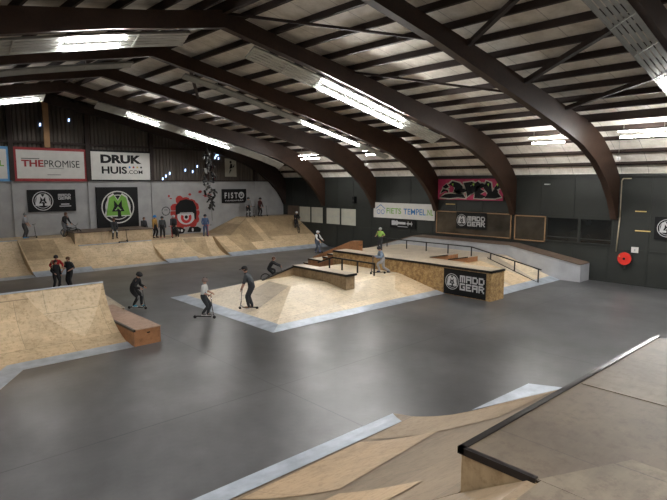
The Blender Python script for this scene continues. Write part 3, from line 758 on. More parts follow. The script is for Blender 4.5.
def block(F, rows_, u0, u1, v0, v1, mat, d, parent):
    nr = len(rows_); H_ = (v1 - v0) / (nr + (nr - 1) * .18)
    for i, wd in enumerate(rows_):
        top_ = v1 - i * H_ * 1.18; cw = (u1 - u0) / (len(wd) * 5 + (len(wd) - 1)); ch = H_ / 5
        for j, c in enumerate(wd):
            pl = []
            for r_, line in enumerate(BM[c]):
                for k, x in enumerate(line):
                    if x == '1': pl.append(rect(u0 + (j * 6 + k) * cw - cw * .12, u0 + (j * 6 + k + 1.12) * cw, top_ - (r_ + 1.12) * ch, top_ - r_ * ch + ch * .12))
            fshape(F, pl, mat, 'letter', d, parent)
def emblem(F, cu, cv, r, mat, d, parent, mat2=None, mid='emblem'):
    fshape(F, ring(cu, cv, r * .93, r) + ring(cu, cv, r * .72, r * .77), mat, 'emblem_ring', d, parent)
    def q(pts, k=1): return [(cu + a * r * k, cv + e * r * k) for a, e in pts]
    outer = [q([(-.74, -.50), (-.52, .58), (-.24, .76), (-.24, .05), (-.40, -.28)]), q([(.74, -.50), (.52, .58), (.24, .76), (.24, .05), (.40, -.28)]),
             q([(-.24, .76), (0, .40), (0, .12), (-.24, .45)]), q([(.24, .76), (0, .40), (0, .12), (.24, .45)]),
             q([(-.74, -.50), (-.40, -.26), (-.04, -.26), (-.04, -.50)]), q([(.74, -.50), (.40, -.26), (.16, -.26), (.16, -.50)]), q([(-.18, -.16), (0, .04), (.18, -.16), (.10, -.16), (0, -.06), (-.10, -.16)])]
    if mat2:
        fshape(F, [[(cu + (a - cu) * 1.13, cv + (e - cv) * 1.13) for a, e in p] for p in outer], mat, 'emblem_outline', d, parent)
        fshape(F, outer, mat2, mid, d + .006, parent)
    else: fshape(F, outer, mat, mid, d, parent)
def sign(name, label, cat='sign', group=None):
    r = empty(name, (0, 0, 0)); tag(r, label, cat, group); return r
def settle(root):
    """move the root to the base of its parts"""
    pts = [Vector(v.co) for c in root.children for v in c.data.vertices]
    c = Vector(((min(p.x for p in pts) + max(p.x for p in pts)) / 2, (min(p.y for p in pts) + max(p.y for p in pts)) / 2, min(p.z for p in pts)))
    for ch in root.children:
        for v in ch.data.vertices: v.co -= c
    root.location = c

G_, W_ = Face('g', YG - .1), Face('r', XW - .03)
# crimson framed banner
r_ = sign('banner', 'white banner with crimson frame lettered THE PROMISE', 'banner')
fpanel(G_, 8.02, 12.35, 5.1, 7.18, M['red'], 'frame', 0, .05, r_); fpanel(G_, 8.22, 12.15, 5.28, 7.02, M['white'], 'sheet', .05, .06, r_)
text_(G_, 'THE', 8.48, 9.72, 6.0, 6.42, M['red'], .064, r_, .035); text_(G_, 'PROMISE', 9.76, 11.85, 5.98, 6.42, M['black'], .064, r_, 0)
fshape(G_, [rect(8.48, 9.5, 6.48, 6.52), rect(10.0, 10.9, 5.9, 5.92), rect(9.9, 10.7, 5.5, 5.53)], M['black'], 'small_print', .061, r_); settle(r_)
r_ = sign('banner', 'white banner with light blue frame cut off by the left frame edge', 'banner')
fpanel(G_, 3.7, 7.9, 5.1, 7.18, M['blue'], 'frame', 0, .05, r_); fpanel(G_, 3.9, 7.7, 5.26, 7.02, M['white'], 'sheet', .05, .06, r_)
text_(G_, 'L', 7.32, 7.55, 6.0, 6.35, M['green'], .064, r_, .03); settle(r_)
r_ = sign('banner', 'white banner lettered DRUK HUIS.COM in black', 'banner')
fpanel(G_, 12.5, 16.75, 5.12, 7.2, M['black'], 'backing', 0, .04, r_); fpanel(G_, 12.58, 16.68, 5.22, 7.08, M['white'], 'sheet', .04, .055, r_)
text_(G_, 'DRUK', 13.2, 16.0, 6.32, 6.9, M['black'], .058, r_, .055); text_(G_, 'HUIS', 13.25, 14.95, 5.62, 6.12, M['black'], .058, r_, .03); text_(G_, '.COM', 15.0, 16.05, 5.62, 5.88, M['black'], .058, r_, .01)
for k, mt in enumerate(('navy', 'red', 'yellow', 'black')): fshape(G_, [disc(15.15 + .27 * k, 6.08, .07, .07, 10)], M[mt], 'dot', .058, r_)
settle(r_)
r_ = sign('logo_sign', 'small black sign with a round grey logo under the crimson framed banner')
fpanel(G_, 8.7, 11.5, 3.2, 4.58, M['black'], 'board', -.09, .03, r_); emblem(G_, 9.55, 3.88, .6, M['logo'], .034, r_); block(G_, ['MADD', 'GEAR'], 10.45, 11.2, 3.95, 4.3, M['logo'], .034, r_)
fshape(G_, [rect(10.6, 11.1, 3.62, 3.68), rect(10.5, 11.2, 3.5, 3.55)], M['logo'], 'small_print', .034, r_); settle(r_)
r_ = sign('logo_sign', 'black square sign with a round white and green logo')
fpanel(G_, 12.82, 15.65, 1.95, 4.72, M['black'], 'board', -.09, .03, r_); emblem(G_, 14.23, 3.35, 1.12, M['white'], .034, r_, M['green']); settle(r_)
r_ = sign('brand_sign', 'black sign lettered FISTO on the grey wall', 'sign')
fpanel(G_, 22.45, 24.68, 3.42, 4.52, M['black'], 'board', -.09, .03, r_); text_(G_, 'F I S T', 22.65, 23.85, 3.78, 4.25, M['logo'], .034, r_, .03)
fshape(G_, ring(24.2, 4.02, .17, .27, 20) + [rect(24.13, 24.2, 3.98, 4.2), rect(24.23, 24.28, 3.98, 4.2)], M['logo'], 'emblem', .034, r_); text_(G_, 'HANDWEAR', 22.7, 24.4, 3.55, 3.66, M['logo'], .034, r_, .01); settle(r_)
r_ = sign('poster', 'pale worn poster with a black figure high on the corrugated wall', 'poster')
GU = Face('g', YG - .02)
fpanel(GU, 22.8, 23.85, 5.5, 6.92, M['cream'], 'sheet', 0, .02, r_)
fshape(GU, [[(23.2, 6.1), (23.5, 6.2), (23.45, 6.5), (23.3, 6.55)], disc(23.32, 6.65, .1, .1, 10), [(23.5, 6.3), (23.7, 6.5), (23.6, 6.2)], [(23.25, 6.1), (23.15, 5.7), (23.4, 6.05)]], M['black'], 'figure', .022, r_); settle(r_)
# red one eyed graffiti
r_ = sign('wall_graffiti', 'red splattered one eyed helmet character painted on the grey wall', 'graffiti')
GW = Face('g', YG - .002)
rg = random.Random(3)
blobs = [disc(19.35 + 1.02 * math.cos(k * .52) * rg.uniform(.75, 1.12), 2.75 + 1.05 * math.sin(k * .52) * rg.uniform(.75, 1.12), rg.uniform(.22, .42), rg.uniform(.2, .4), 9) for k in range(12)] + [disc(19.35, 2.75, 1.05, 1.05, 18)]
SR = plain('spray_red', (.36, .025, .02), .7)
for k, pl in enumerate(blobs): fshape(GW, [pl], SR, 'splash', .0004 * k, r_, .002)
fshape(GW, [disc(rg.uniform(17.9, 21.0), rg.uniform(1.7, 4.4), rg.uniform(.05, .16), rg.uniform(.04, .1), 8) for _ in range(12)], SR, 'splash_drops', 0, r_, .002)
fshape(GW, [disc(19.35, 2.5, .72, .62)], M['logo'], 'face', .010, r_)
fshape(GW, ring(19.35, 2.42, .22, .44, 20, 150, 390), plain('spray_red_eye', (.5, .02, .02), .6), 'eye', .014, r_)
fshape(GW, [disc(19.35, 2.45, .13, .13)], M['black'], 'pupil', .020, r_)
fshape(GW, [[(18.5, 2.62), (18.52, 3.3), (18.9, 3.7), (19.4, 3.8), (19.95, 3.65), (20.2, 3.2), (20.22, 2.62), (19.95, 2.72), (18.8, 2.72)], [(20.0, 2.75), (20.22, 2.75), (20.15, 2.2), (20.02, 2.3)], [(18.1, 1.32), (18.35, 1.72), (18.9, 1.7), (19.25, 1.5), (19.1, 1.25), (18.3, 1.2)], [(19.4, 1.3), (19.6, 1.68), (20.3, 1.68), (20.6, 1.5), (20.5, 1.25)]], M['black'], 'helmet', .018, r_)
fshape(GW, [disc(18.6, 1.48, .17, .13, 10), disc(18.95, 1.45, .1, .1, 8), rect(18.85, 19.9, 2.74, 2.79), disc(19.85, 1.46, .08, .14, 8)], M['logo'], 'highlights', .023, r_)
fshape(GW, ring(17.75, 2.95, .28, .33, 16) + [rect(17.6, 17.9, 2.93, 2.98), rect(17.62, 17.88, 3.03, 3.06)], M['black'], 'speech_bubble', .004, r_); settle(r_)
r_ = sign('wall_graffiti', 'dark red paint splash right of the one eyed graffiti', 'graffiti')
sp = [(21.2 + (.45 if i % 2 else .3) * math.cos(i * .45), 4.05 + (.18 if i % 2 else .1) * math.sin(i * .45)) for i in range(14)]
fshape(GW, [sp], M['red'], 'splash', 0, r_, .003); settle(r_)
# daylight holes in the cladding
GH = Face('g', YG - .0)
hs = [(17.6, 5.3), (17.85, 5.5), (18.15, 5.7), (19.4, 5.95), (20.0, 5.85), (20.4, 6.25), (21.3, 7.0), (21.95, 6.95), (22.05, 7.1), (22.2, 7.2), (22.25, 6.9), (24.9, 6.6), (11.4, 9.0), (9.7, 8.6)]
for i, (x, z) in enumerate(hs):
    o = fshape(GH, [[(x - .05, z - .1), (x + .04, z - .08), (x + .05, z + .1), (x - .03, z + .09)]], M['skyhole'], 'window_hole', .02); tag(o, 'small daylight hole in the corrugated wall', 'hole', 'daylight holes in the corrugated wall')
# timber post high at left
o = MB().box(9.8, 10.12, YG - .36, YG - .22, 7.2, lerp(roofp, 0) - .4).build('timber_post', M['post']); tag(o, 'pale timber post standing on top of the crimson framed banner', 'post')
# right wall pieces. u = -Y
def U(y): return -y
r_ = sign('plywood_board', 'brown plywood board leaning in the corner by the cream panels', 'board')
fpanel(W_, U(36.9), U(35.45), 2.2, 3.1, M['brownboard'], 'board', 0, .04, r_); settle(r_)
for k, (ya, yb) in enumerate(((35.3, 33.95), (33.75, 32.4), (31.9, 30.4), (30.2, 28.65))):
    o = fpanel(W_, U(ya), U(yb), 1.82, 3.05, M['cream'], 'window_%d' % (k + 1), 0, .03); struct(o)
    b = MB(); z = 2.0
    b.box(XW - .075, XW - .06, yb + .0, ya, 2.42, 2.44); f_ = b.build('window_bar', M['greypaint'], o)
r_ = sign('banner', 'long white banner lettered FIETS TEMPEL.NL on the dark wall', 'banner')
WB = Face('r', XW - .06)
fpanel(WB, U(26.79), U(21.38), 2.56, 3.62, M['white'], 'sheet', 0, .015, r_)
text_(WB, 'FIETS', U(25.55), U(24.2), 2.88, 3.27, M['green'], .018, r_, .015); text_(WB, 'TEMPEL', U(24.0), U(22.1), 2.88, 3.27, M['navy'], .018, r_, .012); text_(WB, '.NL', U(22.05), U(21.5), 2.88, 3.27, M['green'], .018, r_, .015)
fshape(WB, ring(U(26.3), 2.98, .13, .17, 14) + ring(U(25.9), 2.98, .13, .17, 14) + [[(U(26.6), 3.2), (U(26.1), 3.5), (U(25.65), 3.2), (U(25.7), 3.18), (U(26.1), 3.44), (U(26.55), 3.17)]], M['navy'], 'bicycle_emblem', .018, r_); settle(r_)
r_ = sign('spray_sign', 'small black sign with a white pictogram under the cycle banner')
fpanel(WB, U(25.2), U(22.93), 1.92, 2.52, M['black'], 'board', 0, .015, r_)
fshape(WB, [rect(U(25.05), U(24.75), 2.1, 2.42), rect(U(24.7), U(23.8), 2.18, 2.34), rect(U(23.7), U(23.2), 2.2, 2.3), rect(U(23.6), U(23.55), 2.1, 2.4), rect(U(23.3), U(23.25), 2.1, 2.4)] + ring(U(24.6), 2.26, .1, .17, 12), M['logo'], 'pictogram', .018, r_)
fshape(WB, [rect(U(24.5), U(23.6), 2.0, 2.04)], M['logo'], 'small_print', .018, r_); settle(r_)
# pink graffiti board
r_ = sign('graffiti_board', 'pink red board with black outlined graffiti letters high on the dark wall', 'graffiti')
WP = Face('r', XW - .12)
fpanel(WP, U(21.1), U(16.5), 3.97, 5.25, M['pinkred'], 'board', 0, .03, r_)
lo_, up_ = [], []
gl = [[(-20.9, 4.35), (-20.5, 4.5), (-20.3, 4.4), (-20.3, 4.55), (-20.7, 4.62)], [(-20.95, 4.1), (-20.2, 4.05), (-19.6, 4.12), (-19.0, 4.08), (-19.2, 4.3), (-20.1, 4.35), (-20.5, 4.3)],
      [(-20.3, 4.9), (-20.0, 5.12), (-19.5, 5.0), (-19.2, 4.75), (-19.5, 4.55), (-19.3, 4.45), (-19.5, 4.33), (-19.9, 4.5), (-19.8, 4.7), (-20.0, 4.8)],
      [(-19.2, 5.0), (-18.6, 5.08), (-18.3, 4.95), (-18.7, 4.85), (-18.6, 4.4), (-18.9, 4.15), (-19.0, 4.6)],
      [(-18.4, 4.1), (-18.3, 4.8), (-17.9, 5.0), (-17.6, 4.85), (-18.0, 4.65), (-17.7, 4.5), (-18.0, 4.35), (-17.6, 4.2), (-17.9, 4.08)],
      [(-17.8, 4.7), (-17.6, 5.12), (-17.3, 5.0), (-17.2, 4.5), (-17.0, 4.1), (-17.7, 4.1), (-17.5, 4.4)], [(-17.1, 4.7), (-16.85, 4.95), (-16.7, 4.7), (-16.9, 4.62)], [(-17.0, 4.1), (-16.6, 4.2), (-16.85, 4.45), (-17.1, 4.3)],
      [(-19.9, 4.45), (-19.3, 4.7), (-18.9, 4.55), (-19.2, 4.4)], [(-18.75, 4.75), (-18.2, 5.1), (-17.9, 4.9), (-18.3, 4.5), (-18.6, 4.35)], [(-20.75, 4.75), (-20.45, 4.95), (-20.25, 4.75), (-20.5, 4.65)], [(-17.3, 4.35), (-17.0, 4.75), (-16.8, 4.5), (-17.0, 4.25)]]
def grow(p, k):
    cu = sum(a for a, _ in p) / len(p); cv = sum(e for _, e in p) / len(p); return [(a + math.copysign(min(abs(a - cu), k), a - cu), e + math.copysign(min(abs(e - cv), k), e - cv)) for a, e in p]
fshape(WP, [grow(p, .07) for p in gl], M['cream'], 'letter_outline', .034, r_); fshape(WP, gl, M['black'], 'letters', .042, r_)
fshape(WP, [[(a - .05, 4.95), (a + .08, 4.98), (a + .05, 4.8)] for a in (-20.0, -18.5, -17.5, -16.9)], M['lime'], 'letter_drips', .048, r_); settle(r_)
# framed mirror / windows
def framed(name, ya, yb, z0, z1, glass, label, n):
    o = fpanel(W_, U(ya), U(yb), z0, z1, M[glass], name, 0, .02); struct(o)
    f = MB()
    for (a, c, d, e) in ((ya, yb, z0, z0 + .06), (ya, yb, z1 - .06, z1), (ya, ya - .06, z0, z1), (yb + .06, yb, z0, z1)): f.box(XW - .09, XW - .03, c, a, d, e)
    f.build('window_frame', M['framewood'], o)
framed('window_5', 21.25, 15.95, 1.8, 3.24, 'mirror', '', 0); framed('window_6', 15.75, 13.9, 1.78, 3.2, 'mirror', '', 0)
for k, (ya, yb) in enumerate(((13.8, 12.15), (12.02, 10.48))):
    o = fpanel(W_, U(ya), U(yb), 1.92, 3.14, M['dkglass'], 'window_%d' % (7 + k), 0, .012); struct(o)
    f = MB().box(XW - .06, XW - .03, yb, ya, 2.1, 2.14).box(XW - .07, XW - .03, yb - .06, yb, 1.88, 3.18).box(XW - .07, XW - .03, yb, ya, 1.86, 1.92); f.build('window_frame', M['wall_green'], o)
r_ = sign('banner', 'black banner with round logo lettered MADD GEAR hanging over the mirror', 'banner')
WM = Face('r', XW - .1)
fpanel(WM, U(19.68), U(17.55), 2.2, 3.22, M['black'], 'sheet', 0, .015, r_); emblem(WM, U(19.28), 2.72, .36, M['logo'], .02, r_); block(WM, ['MADD', 'GEAR'], U(18.85), U(17.65), 2.38, 2.98, M['logo'], .02, r_); settle(r_)
r_ = sign('logo_sign', 'black sign with part of a round grey logo at the right frame edge')
fpanel(WB, U(8.55), U(6.6), 2.35, 3.42, M['black'], 'board', 0, .015, r_); emblem(WB, U(8.02), 2.9, .42, M['logo'], .02, r_); block(WB, ['MADD', 'GEAR'], U(7.5), U(6.8), 2.6, 3.2, M['logo'], .02, r_); settle(r_)
r_ = sign('ledge_sign', 'black MADD GEAR sign with round logo on the chipboard ledge')
LC = Face('r', 20.05); fpanel(LC, U(14.45), U(12.28), .03, 1.18, M['black'], 'board', 0, .012, r_); emblem(LC, U(14.0), .62, .36, M['logo'], .016, r_); block(LC, ['MADD', 'GEAR'], U(13.58), U(12.36), .3, .95, M['logo'], .016, r_); settle(r_)
# hose reel, notice, conduit, strips
r_ = empty('hose_reel', (XW - .12, 9.75, 1.3)); MB().tube((-.1, 0, 0), (.02, 0, 0), .31, n=28).build('reel_disc', M['redplast'], r_); MB().tube((-.13, 0, 0), (-.1, 0, 0), .06, n=14).build('hub', M['black'], r_)
MB().torus((.03, 0, 0), (1, 0, 0), .3, .05, 24).build('hose', M['rubber'], r_); MB().path([(-.02, .0, -.3), (-.04, -.08, -.42), (-.03, .05, -.5)], .025).build('nozzle', M['rubber'], r_)
MB().add([(-.105, .17, .1), (-.105, .24, .16), (-.105, .25, .06)], [(0, 1, 2)]).build('sticker', M['yellow'], r_); tag(r_, 'round red fire hose reel on the dark wall', 'hose reel')
r_ = sign('wall_notice', 'small white framed notice above the red hose reel', 'notice'); fpanel(WB, U(9.5), U(9.18), 1.62, 1.9, M['white'], 'sheet', 0, .015, r_); fshape(WB, [rect(U(9.37), U(9.31), 1.7, 1.8)], M['greypaint'], 'print', .018, r_); settle(r_)
o = MB().path([(XW - .06, 9.7, 5.22), (XW - .06, 10.08, 5.22), (XW - .06, 10.14, 5.1), (XW - .06, 10.12, 3.3), (XW - .06, 10.2, 1.6)], .03).build('wall_conduit', M['conduit']); tag(o, 'thin cream conduit pipe running down the dark wall beside the big arch foot', 'pipe')
for (a, c, z, lb) in ((9.45, 8.95, 3.64, 'small yellow strip on the dark wall, upper of two'), (9.4, 8.72, 2.7, 'small yellow strip on the dark wall, lower of two'), (20.55, 19.85, 3.68, 'small yellow strip under the pink graffiti board')):
    o = fpanel(W_, U(a), U(c), z - .025, z + .025, M['yellow'], 'wall_strip', 0, .02); tag(o, lb, 'strip')
r_ = empty('wall_speaker', (XW - .15, 28.7, 3.5)); MB().box(-.12, .12, -.12, .12, 0, .5).build('speaker_box', M['black'], r_); MB().tube((-.13, 0, .2), (-.12, 0, .2), .09, n=16).build('speaker_cone', M['rubber'], r_); tag(r_, 'small black loudspeaker on the dark wall above the cream panels', 'speaker')
r_ = empty('wall_light', (XW - .1, 13.9, 4.9)); MB().box(-.06, .07, -.14, .14, 0, .06).build('lamp_head', M['white'], r_); tag(r_, 'tiny white wall lamp between two arches above the mirrors', 'lamp')

# hanging shoes
sx, sy = 19.75, 34.6
o = MB().path([(sx - .35, sy, lerp(roofp, sx - XC) - .1), (sx - .15, sy, 7.6), (sx, sy, 5.2), (sx + .1, sy, 2.3)], .015).build('hanging_rope', M['traydark']); tag(o, 'thin rope hanging from the roof through the bunch of old shoes', 'rope')
def shoe_mesh():
    b = MB(); b.box(-.14, .15, -.045, .045, 0, .03, 1); b.ball((.07, 0, .03), .08, (1, .55, .6), 8, 4, 0, 0); b.ball((-.06, 0, .03), .075, (1, .6, 1.2), 8, 4, 0, 0); return b
smats = [[M['black'], cloth((.05, .05, .05))], [cloth((.02, .02, .022)), cloth((.25, .25, .24))], [cloth((.14, .02, .02)), M['black']], [cloth((.06, .055, .05)), M['black']]]
protos = []
for k in range(4):
    o = shoe_mesh().build('old_shoe', smats[k]); protos.append(o)
for i in range(42):
    t = i / 41; o = protos[i] if i < 4 else protos[random.choice((0, 1, 1, 3, 3, 2 if 6 < i < 20 and random.random() < .3 else 0))].copy()
    if i >= 4: col.objects.link(o)
    sc_ = 1.5; o.scale = (sc_, sc_, sc_)
    spread_ = .42 if .2 < t < .85 else .22
    o.location = (sx - .12 + t * .2 + random.uniform(-spread_, spread_), sy + random.uniform(-.2, .2), 7.2 - t * 4.0)
    if i == 2: o.location[0] = sx - .5; o.location[2] = 4.3
    o.rotation_euler = (random.uniform(-1.4, 1.4), random.uniform(-1.4, 1.4), random.uniform(0, 6))
    tag(o, 'old shoe tied into the bunch hanging from the roof', 'shoe', 'old shoes hanging in a bunch from the roof')

# ------------------------------------------------------------------ scooters and bikes
def scooter(x, y, z, rz, label, bar=(.1, .1, .1), scale=1.0, tilt=0):
    r = empty('kick_scooter', (x, y, z), rz); r.scale = (scale,) * 3; r.rotation_euler = (0, tilt, rz)
    MB().box(-.3, .22, -.055, .055, .07, .09).build('deck', M['black'], r)
    for wx in (-.34, .32):
        MB().torus((wx, 0, .055), (0, 1, 0), .04, .016, 14).tube((wx, -.014, .055), (wx, .014, .055), .03).build('wheel', M['rubber'], r)
    MB().bar((.2, 0, .08), (.3, 0, .16), .03, .03).tube((.32, 0, .06), (.27, 0, .3), .018).tube((.27, 0, .28), (.22, 0, .82), .016).build('stem', cloth(bar) if sum(bar) < 1 else M['chrome'], r)
    h = MB().tube((.22, -.26, .83), (.22, .26, .83), .014).build('handlebar', cloth(bar) if sum(bar) < 1 else M['chrome'], r)
    for s_ in (-1, 1): MB().tube((.22, s_ * .26, .83), (.22, s_ * .16, .83), .02).build('grip', M['rubber'], h)
    tag(r, label, 'scooter'); return r
def bmx(x, y, z, rz, label, tilt=0, c=(.05, .05, .05)):
    r = empty('bmx_bike', (x, y, z), rz); r.rotation_euler = (0, tilt, rz)
    for wx in (-.46, .46): MB().torus((wx, 0, .25), (0, 1, 0), .225, .025, 22).build('wheel', M['rubber'], r)
    f = cloth(c); MB().tube((-.46, 0, .25), (-.05, 0, .26), .014).tube((-.46, 0, .25), (-.1, 0, .5), .014).tube((-.05, 0, .26), (-.1, 0, .5), .018).tube((-.05, 0, .26), (.36, 0, .5), .02).tube((-.1, 0, .48), (.35, 0, .56), .02).tube((.46, 0, .25), (.34, 0, .62), .02).build('frame', f, r)
    MB().box(-.22, .02, -.05, .05, .54, .58).build('saddle', M['black'], r)
    MB().tube((.34, 0, .6), (.32, 0, .7), .014).tube((.32, -.12, .7), (.3, -.3, .84), .012).tube((.32, .12, .7), (.3, .3, .84), .012).tube((.32, -.12, .7), (.32, .12, .7), .012).build('handlebar', f, r)
    MB().tube((-.05, -.12, .26), (-.05, .12, .26), .015).box(-.1, 0, -.2, -.1, .16, .18).box(-.1, 0, .1, .2, .34, .36).build('crank', M['black'], r)
    tag(r, label, 'bicycle'); return r

# ------------------------------------------------------------------ people
def ik(a, c, l1, l2, hint):
    a = Vector(a); c = Vector(c); d = c - a; L = min(d.length, (l1 + l2) * .999); dn = d.normalized(); c = a + dn * L
    x = (l1 * l1 - l2 * l2 + L * L) / (2 * L); hgt = math.sqrt(max(0, l1 * l1 - x * x))
    h_ = Vector(hint); h_ = h_ - dn * h_.dot(dn); h_.normalize()
    return a + dn * x + h_ * hgt, c
def person(x, y, z, rz, H, label, shirt, pants, feet=((.03, .07, 0), (-.03, -.07, 0)), hands=None, pelvis=(0, .52), lean=5, hair=(.03, .02, .015), helmet=None, visor=False, long=True, shoes=(.03, .03, .03), look=0, pads=None, cap=None, fingers=True, arm_out=(0, 0), sleeve=None):
    root = empty('person', (x, y, z), R(rz)); K = H
    pv = Vector((pelvis[0], 0, pelvis[1])); la = R(lean)
    up = Vector((math.sin(la), 0, math.cos(la)))
    spine = pv + up * .10; chest = pv + up * .20; nb = pv + up * .285; 
    la2 = la * .55 + R(look); up2 = Vector((math.sin(la2), 0, math.cos(la2)))
    neck = nb + up2 * .025; hb = nb + up2 * .055; hm = hb + up2 * .055 + Vector((.008, 0, 0)); ht = hm + up2 * .045
    V = [pv, spine, chest, nb, neck, hb, hm, ht]; rad = [.078, .070, .084, .045, .032, .040, .056, .040]
    E = [(i, i + 1) for i in range(7)]; bones = [('pel', 0, 1), ('tor', 1, 2), ('tor', 2, 3), ('hd', 4, 5), ('hd', 5, 6), ('hd', 6, 7)]
    toes = []; wr = []; knees = []
    for s_, ft in zip((1, -1), feet):
        hip = pv + Vector((0, s_ * .05, -.02)); ank = Vector((ft[0], ft[1], ft[2] + .045))
        kn, ank = ik(hip, ank, .245, .245, (1, s_ * .12, .1)); toe = ank + Vector((.075, s_ * .012, -.022))
        i = len(V); V += [hip, kn, ank, toe]; rad += [.060, .036, .024, .020]; E += [(0, i), (i, i + 1), (i + 1, i + 2), (i + 2, i + 3)]
        bones += [('leg', i, i + 1), ('leg', i + 1, i + 2), ('ft', i + 2, i + 3)]; toes.append((ank, toe)); knees.append(kn)
    if hands is None: hands = ((.05, .15, .44), (.05, -.15, .44))
    for s_, hd in zip((1, -1), hands):
        sh = nb - up * .02 + Vector((0, s_ * .10, 0)); el, w_ = ik(sh, hd, .165, .15, (-.6, s_ * .5, -.5))
        d = (w_ - el).normalized(); pm = w_ + d * .035
        i = len(V); V += [sh, el, w_, pm]; rad += [.038, .026, .017, .020]; E += [(2, i), (i, i + 1), (i + 1, i + 2), (i + 2, i + 3)]
        bones += [('uarm', i, i + 1), ('farm', i + 1, i + 2), ('hand', i + 2, i + 3)]; wr.append((w_, pm, d, s_))
    me = bpy.data.meshes.new('body'); me.from_pydata([tuple(v * K) for v in V], E, []); me.update()
    tmp = bpy.data.objects.new('tmp', me); col.objects.link(tmp)
    sk = tmp.modifiers.new('s', 'SKIN')
    if not me.skin_vertices: me.skin_vertices.new() if hasattr(me.skin_vertices, 'new') else None
    bm = bmesh.new(); bm.from_mesh(me); ly = bm.verts.layers.skin.verify(); bm.verts.ensure_lookup_table()
    for i, v in enumerate(bm.verts): v[ly].radius = (rad[i] * K, rad[i] * K); v[ly].use_root = (i == 0)
    bm.to_mesh(me); bm.free()
    ss = tmp.modifiers.new('u', 'SUBSURF'); ss.levels = 1; ss.render_levels = 1
    dg = bpy.context.evaluated_depsgraph_get(); ev = bpy.data.meshes.new_from_object(tmp.evaluated_get(dg)); bpy.data.objects.remove(tmp)
    ev.name = 'body'
    # zones for clothing
    def seg(p, a, c):
        ab = c - a; t = max(0, min(1, (p - a).dot(ab) / max(1e-9, ab.length_squared))); return (p - a - ab * t).length
    zone = []
    for f in ev.polygons:
        p = f.center / K; zz_ = min(bones, key=lambda q: seg(p, V[q[1]], V[q[2]]) - .6 * (rad[q[1]] + rad[q[2]]) / 2)[0]; zone.append(zz_)
        f.use_smooth = True
    tz = {'tor', 'uarm'} | ({'farm'} if long else set()); lz = {'leg', 'pel'}
    def shell(zs, mat, name, off):
        b = MB(); idx = {}
        for f, zz_ in zip(ev.polygons, zone):
            if zz_ in zs:
                ff = []
                for vi in f.vertices:
                    if vi not in idx: idx[vi] = len(b.v); b.v.append(tuple(ev.vertices[vi].co + ev.vertices[vi].normal * off))
                    ff.append(idx[vi])
                b.f.append(ff); b.m.append(0); b.sm.append(True)
        if b.f: return b.build(name, mat, root, recalc=False)
    shell(tz - ({'uarm', 'farm'} if sleeve else set()), cloth(shirt), 'shirt', .012 * K)
    if sleeve: shell({'uarm', 'farm'}, cloth(sleeve), 'sleeves', .011 * K)
    shell(lz, cloth(pants), 'trousers', .010 * K)
    # body with hands and face joined into the one mesh
    b = MB(); b.v = [tuple(v.co) for v in ev.vertices]; b.f = [list(f.vertices) for f in ev.polygons]; b.m = [0] * len(b.f); b.sm = [True] * len(b.f)
    for (w_, pm, d, s_) in wr:
        sd = d.cross(Vector((0, 0, 1))); sd = sd.normalized() if sd.length > .1 else Vector((1, 0, 0)); dn = d.cross(sd).normalized()
        if dn.z > 0: dn = -dn
        for k, ln in enumerate((.036, .042, .039, .030)):
            a = pm + sd * (k - 1.5) * .011; m_ = a + d * ln * .55; e = m_ + (d * .4 + dn * .9) * ln * .55
            b.tube(a * K, m_ * K, .0062 * K, .0058 * K, 6); b.tube(m_ * K, e * K, .0058 * K, .0045 * K, 6)
        a = w_ + d * .018 + sd * .014; m_ = a + (sd * .8 + d * .7) * .02; b.tube(a * K, m_ * K, .007 * K, .0065 * K, 6); b.tube(m_ * K, (m_ + (d + dn * .5) * .018) * K, .0065 * K, .005 * K, 6)
    fw = Vector((math.cos(la2), 0, -math.sin(la2)))
    nose = hm + fw * .054 - up2 * .008
    b.tube((nose + up2 * .018) * K, (nose + fw * .012 - up2 * .004) * K, .005 * K, .009 * K, 6)
    for s_ in (-1, 1):
        b.ball((hm + Vector((0, s_ * .056, 0))) * K, .014 * K, (.8, .4, 1.2), 8, 6)
    b.build('body', M['skin'], root, recalc=False)
    e_ = MB()
    for s_ in (-1, 1): e_.ball((hm + fw * .050 + up2 * .006 + Vector((0, s_ * .020, 0))) * K, .0075 * K, n=8, m=6)
    e_.build('eyes', M['rubber'], root)
    MB().bar((hm + fw * .050 - up2 * .030 + Vector((0, -.014, 0))) * K, (hm + fw * .050 - up2 * .030 + Vector((0, .014, 0))) * K, .006 * K, .005 * K).build('mouth', M['red'], root)
    rot = Matrix(((math.cos(la2), 0, math.sin(la2)), (0, 1, 0), (-math.sin(la2), 0, math.cos(la2))))
    hc = hm + up2 * .008
    if helmet:
        hb_ = MB().ball(hc * K, .074 * K, (1.12, .95, 1.0), 16, 8, 0, -.12, rot)
        hb_.ball((hc - fw * .012) * K, .074 * K, (.98, .96, .98), 14, 6, 0, -.45, rot); ho = hb_.build('helmet', cloth(helmet), root)
        if helmet[0] > .2: MB().bar((hc + up2 * .06 - fw * .05) * K, (hc + up2 * .062 + fw * .05) * K, .02 * K, .03 * K).build('helmet_vents', M['black'], ho)
        MB().tube((hc + Vector((0, .066, -.01))) * K, (hm - up2 * .055 + fw * .02) * K, .004 * K).tube((hc + Vector((0, -.066, -.01))) * K, (hm - up2 * .055 + fw * .02) * K, .004 * K).build('chin_strap', M['black'], ho)
    else:
        MB().ball((hc - fw * .006 + up2 * .002) * K, .064 * K, (1.02, .98, 1.02), 16, 8, 0, .05, rot).ball((hc - fw * .016 - up2 * .01) * K, .060 * K, (.9, .98, 1.0), 14, 8, 0, -.6, rot).build('hair', cloth(hair), root)
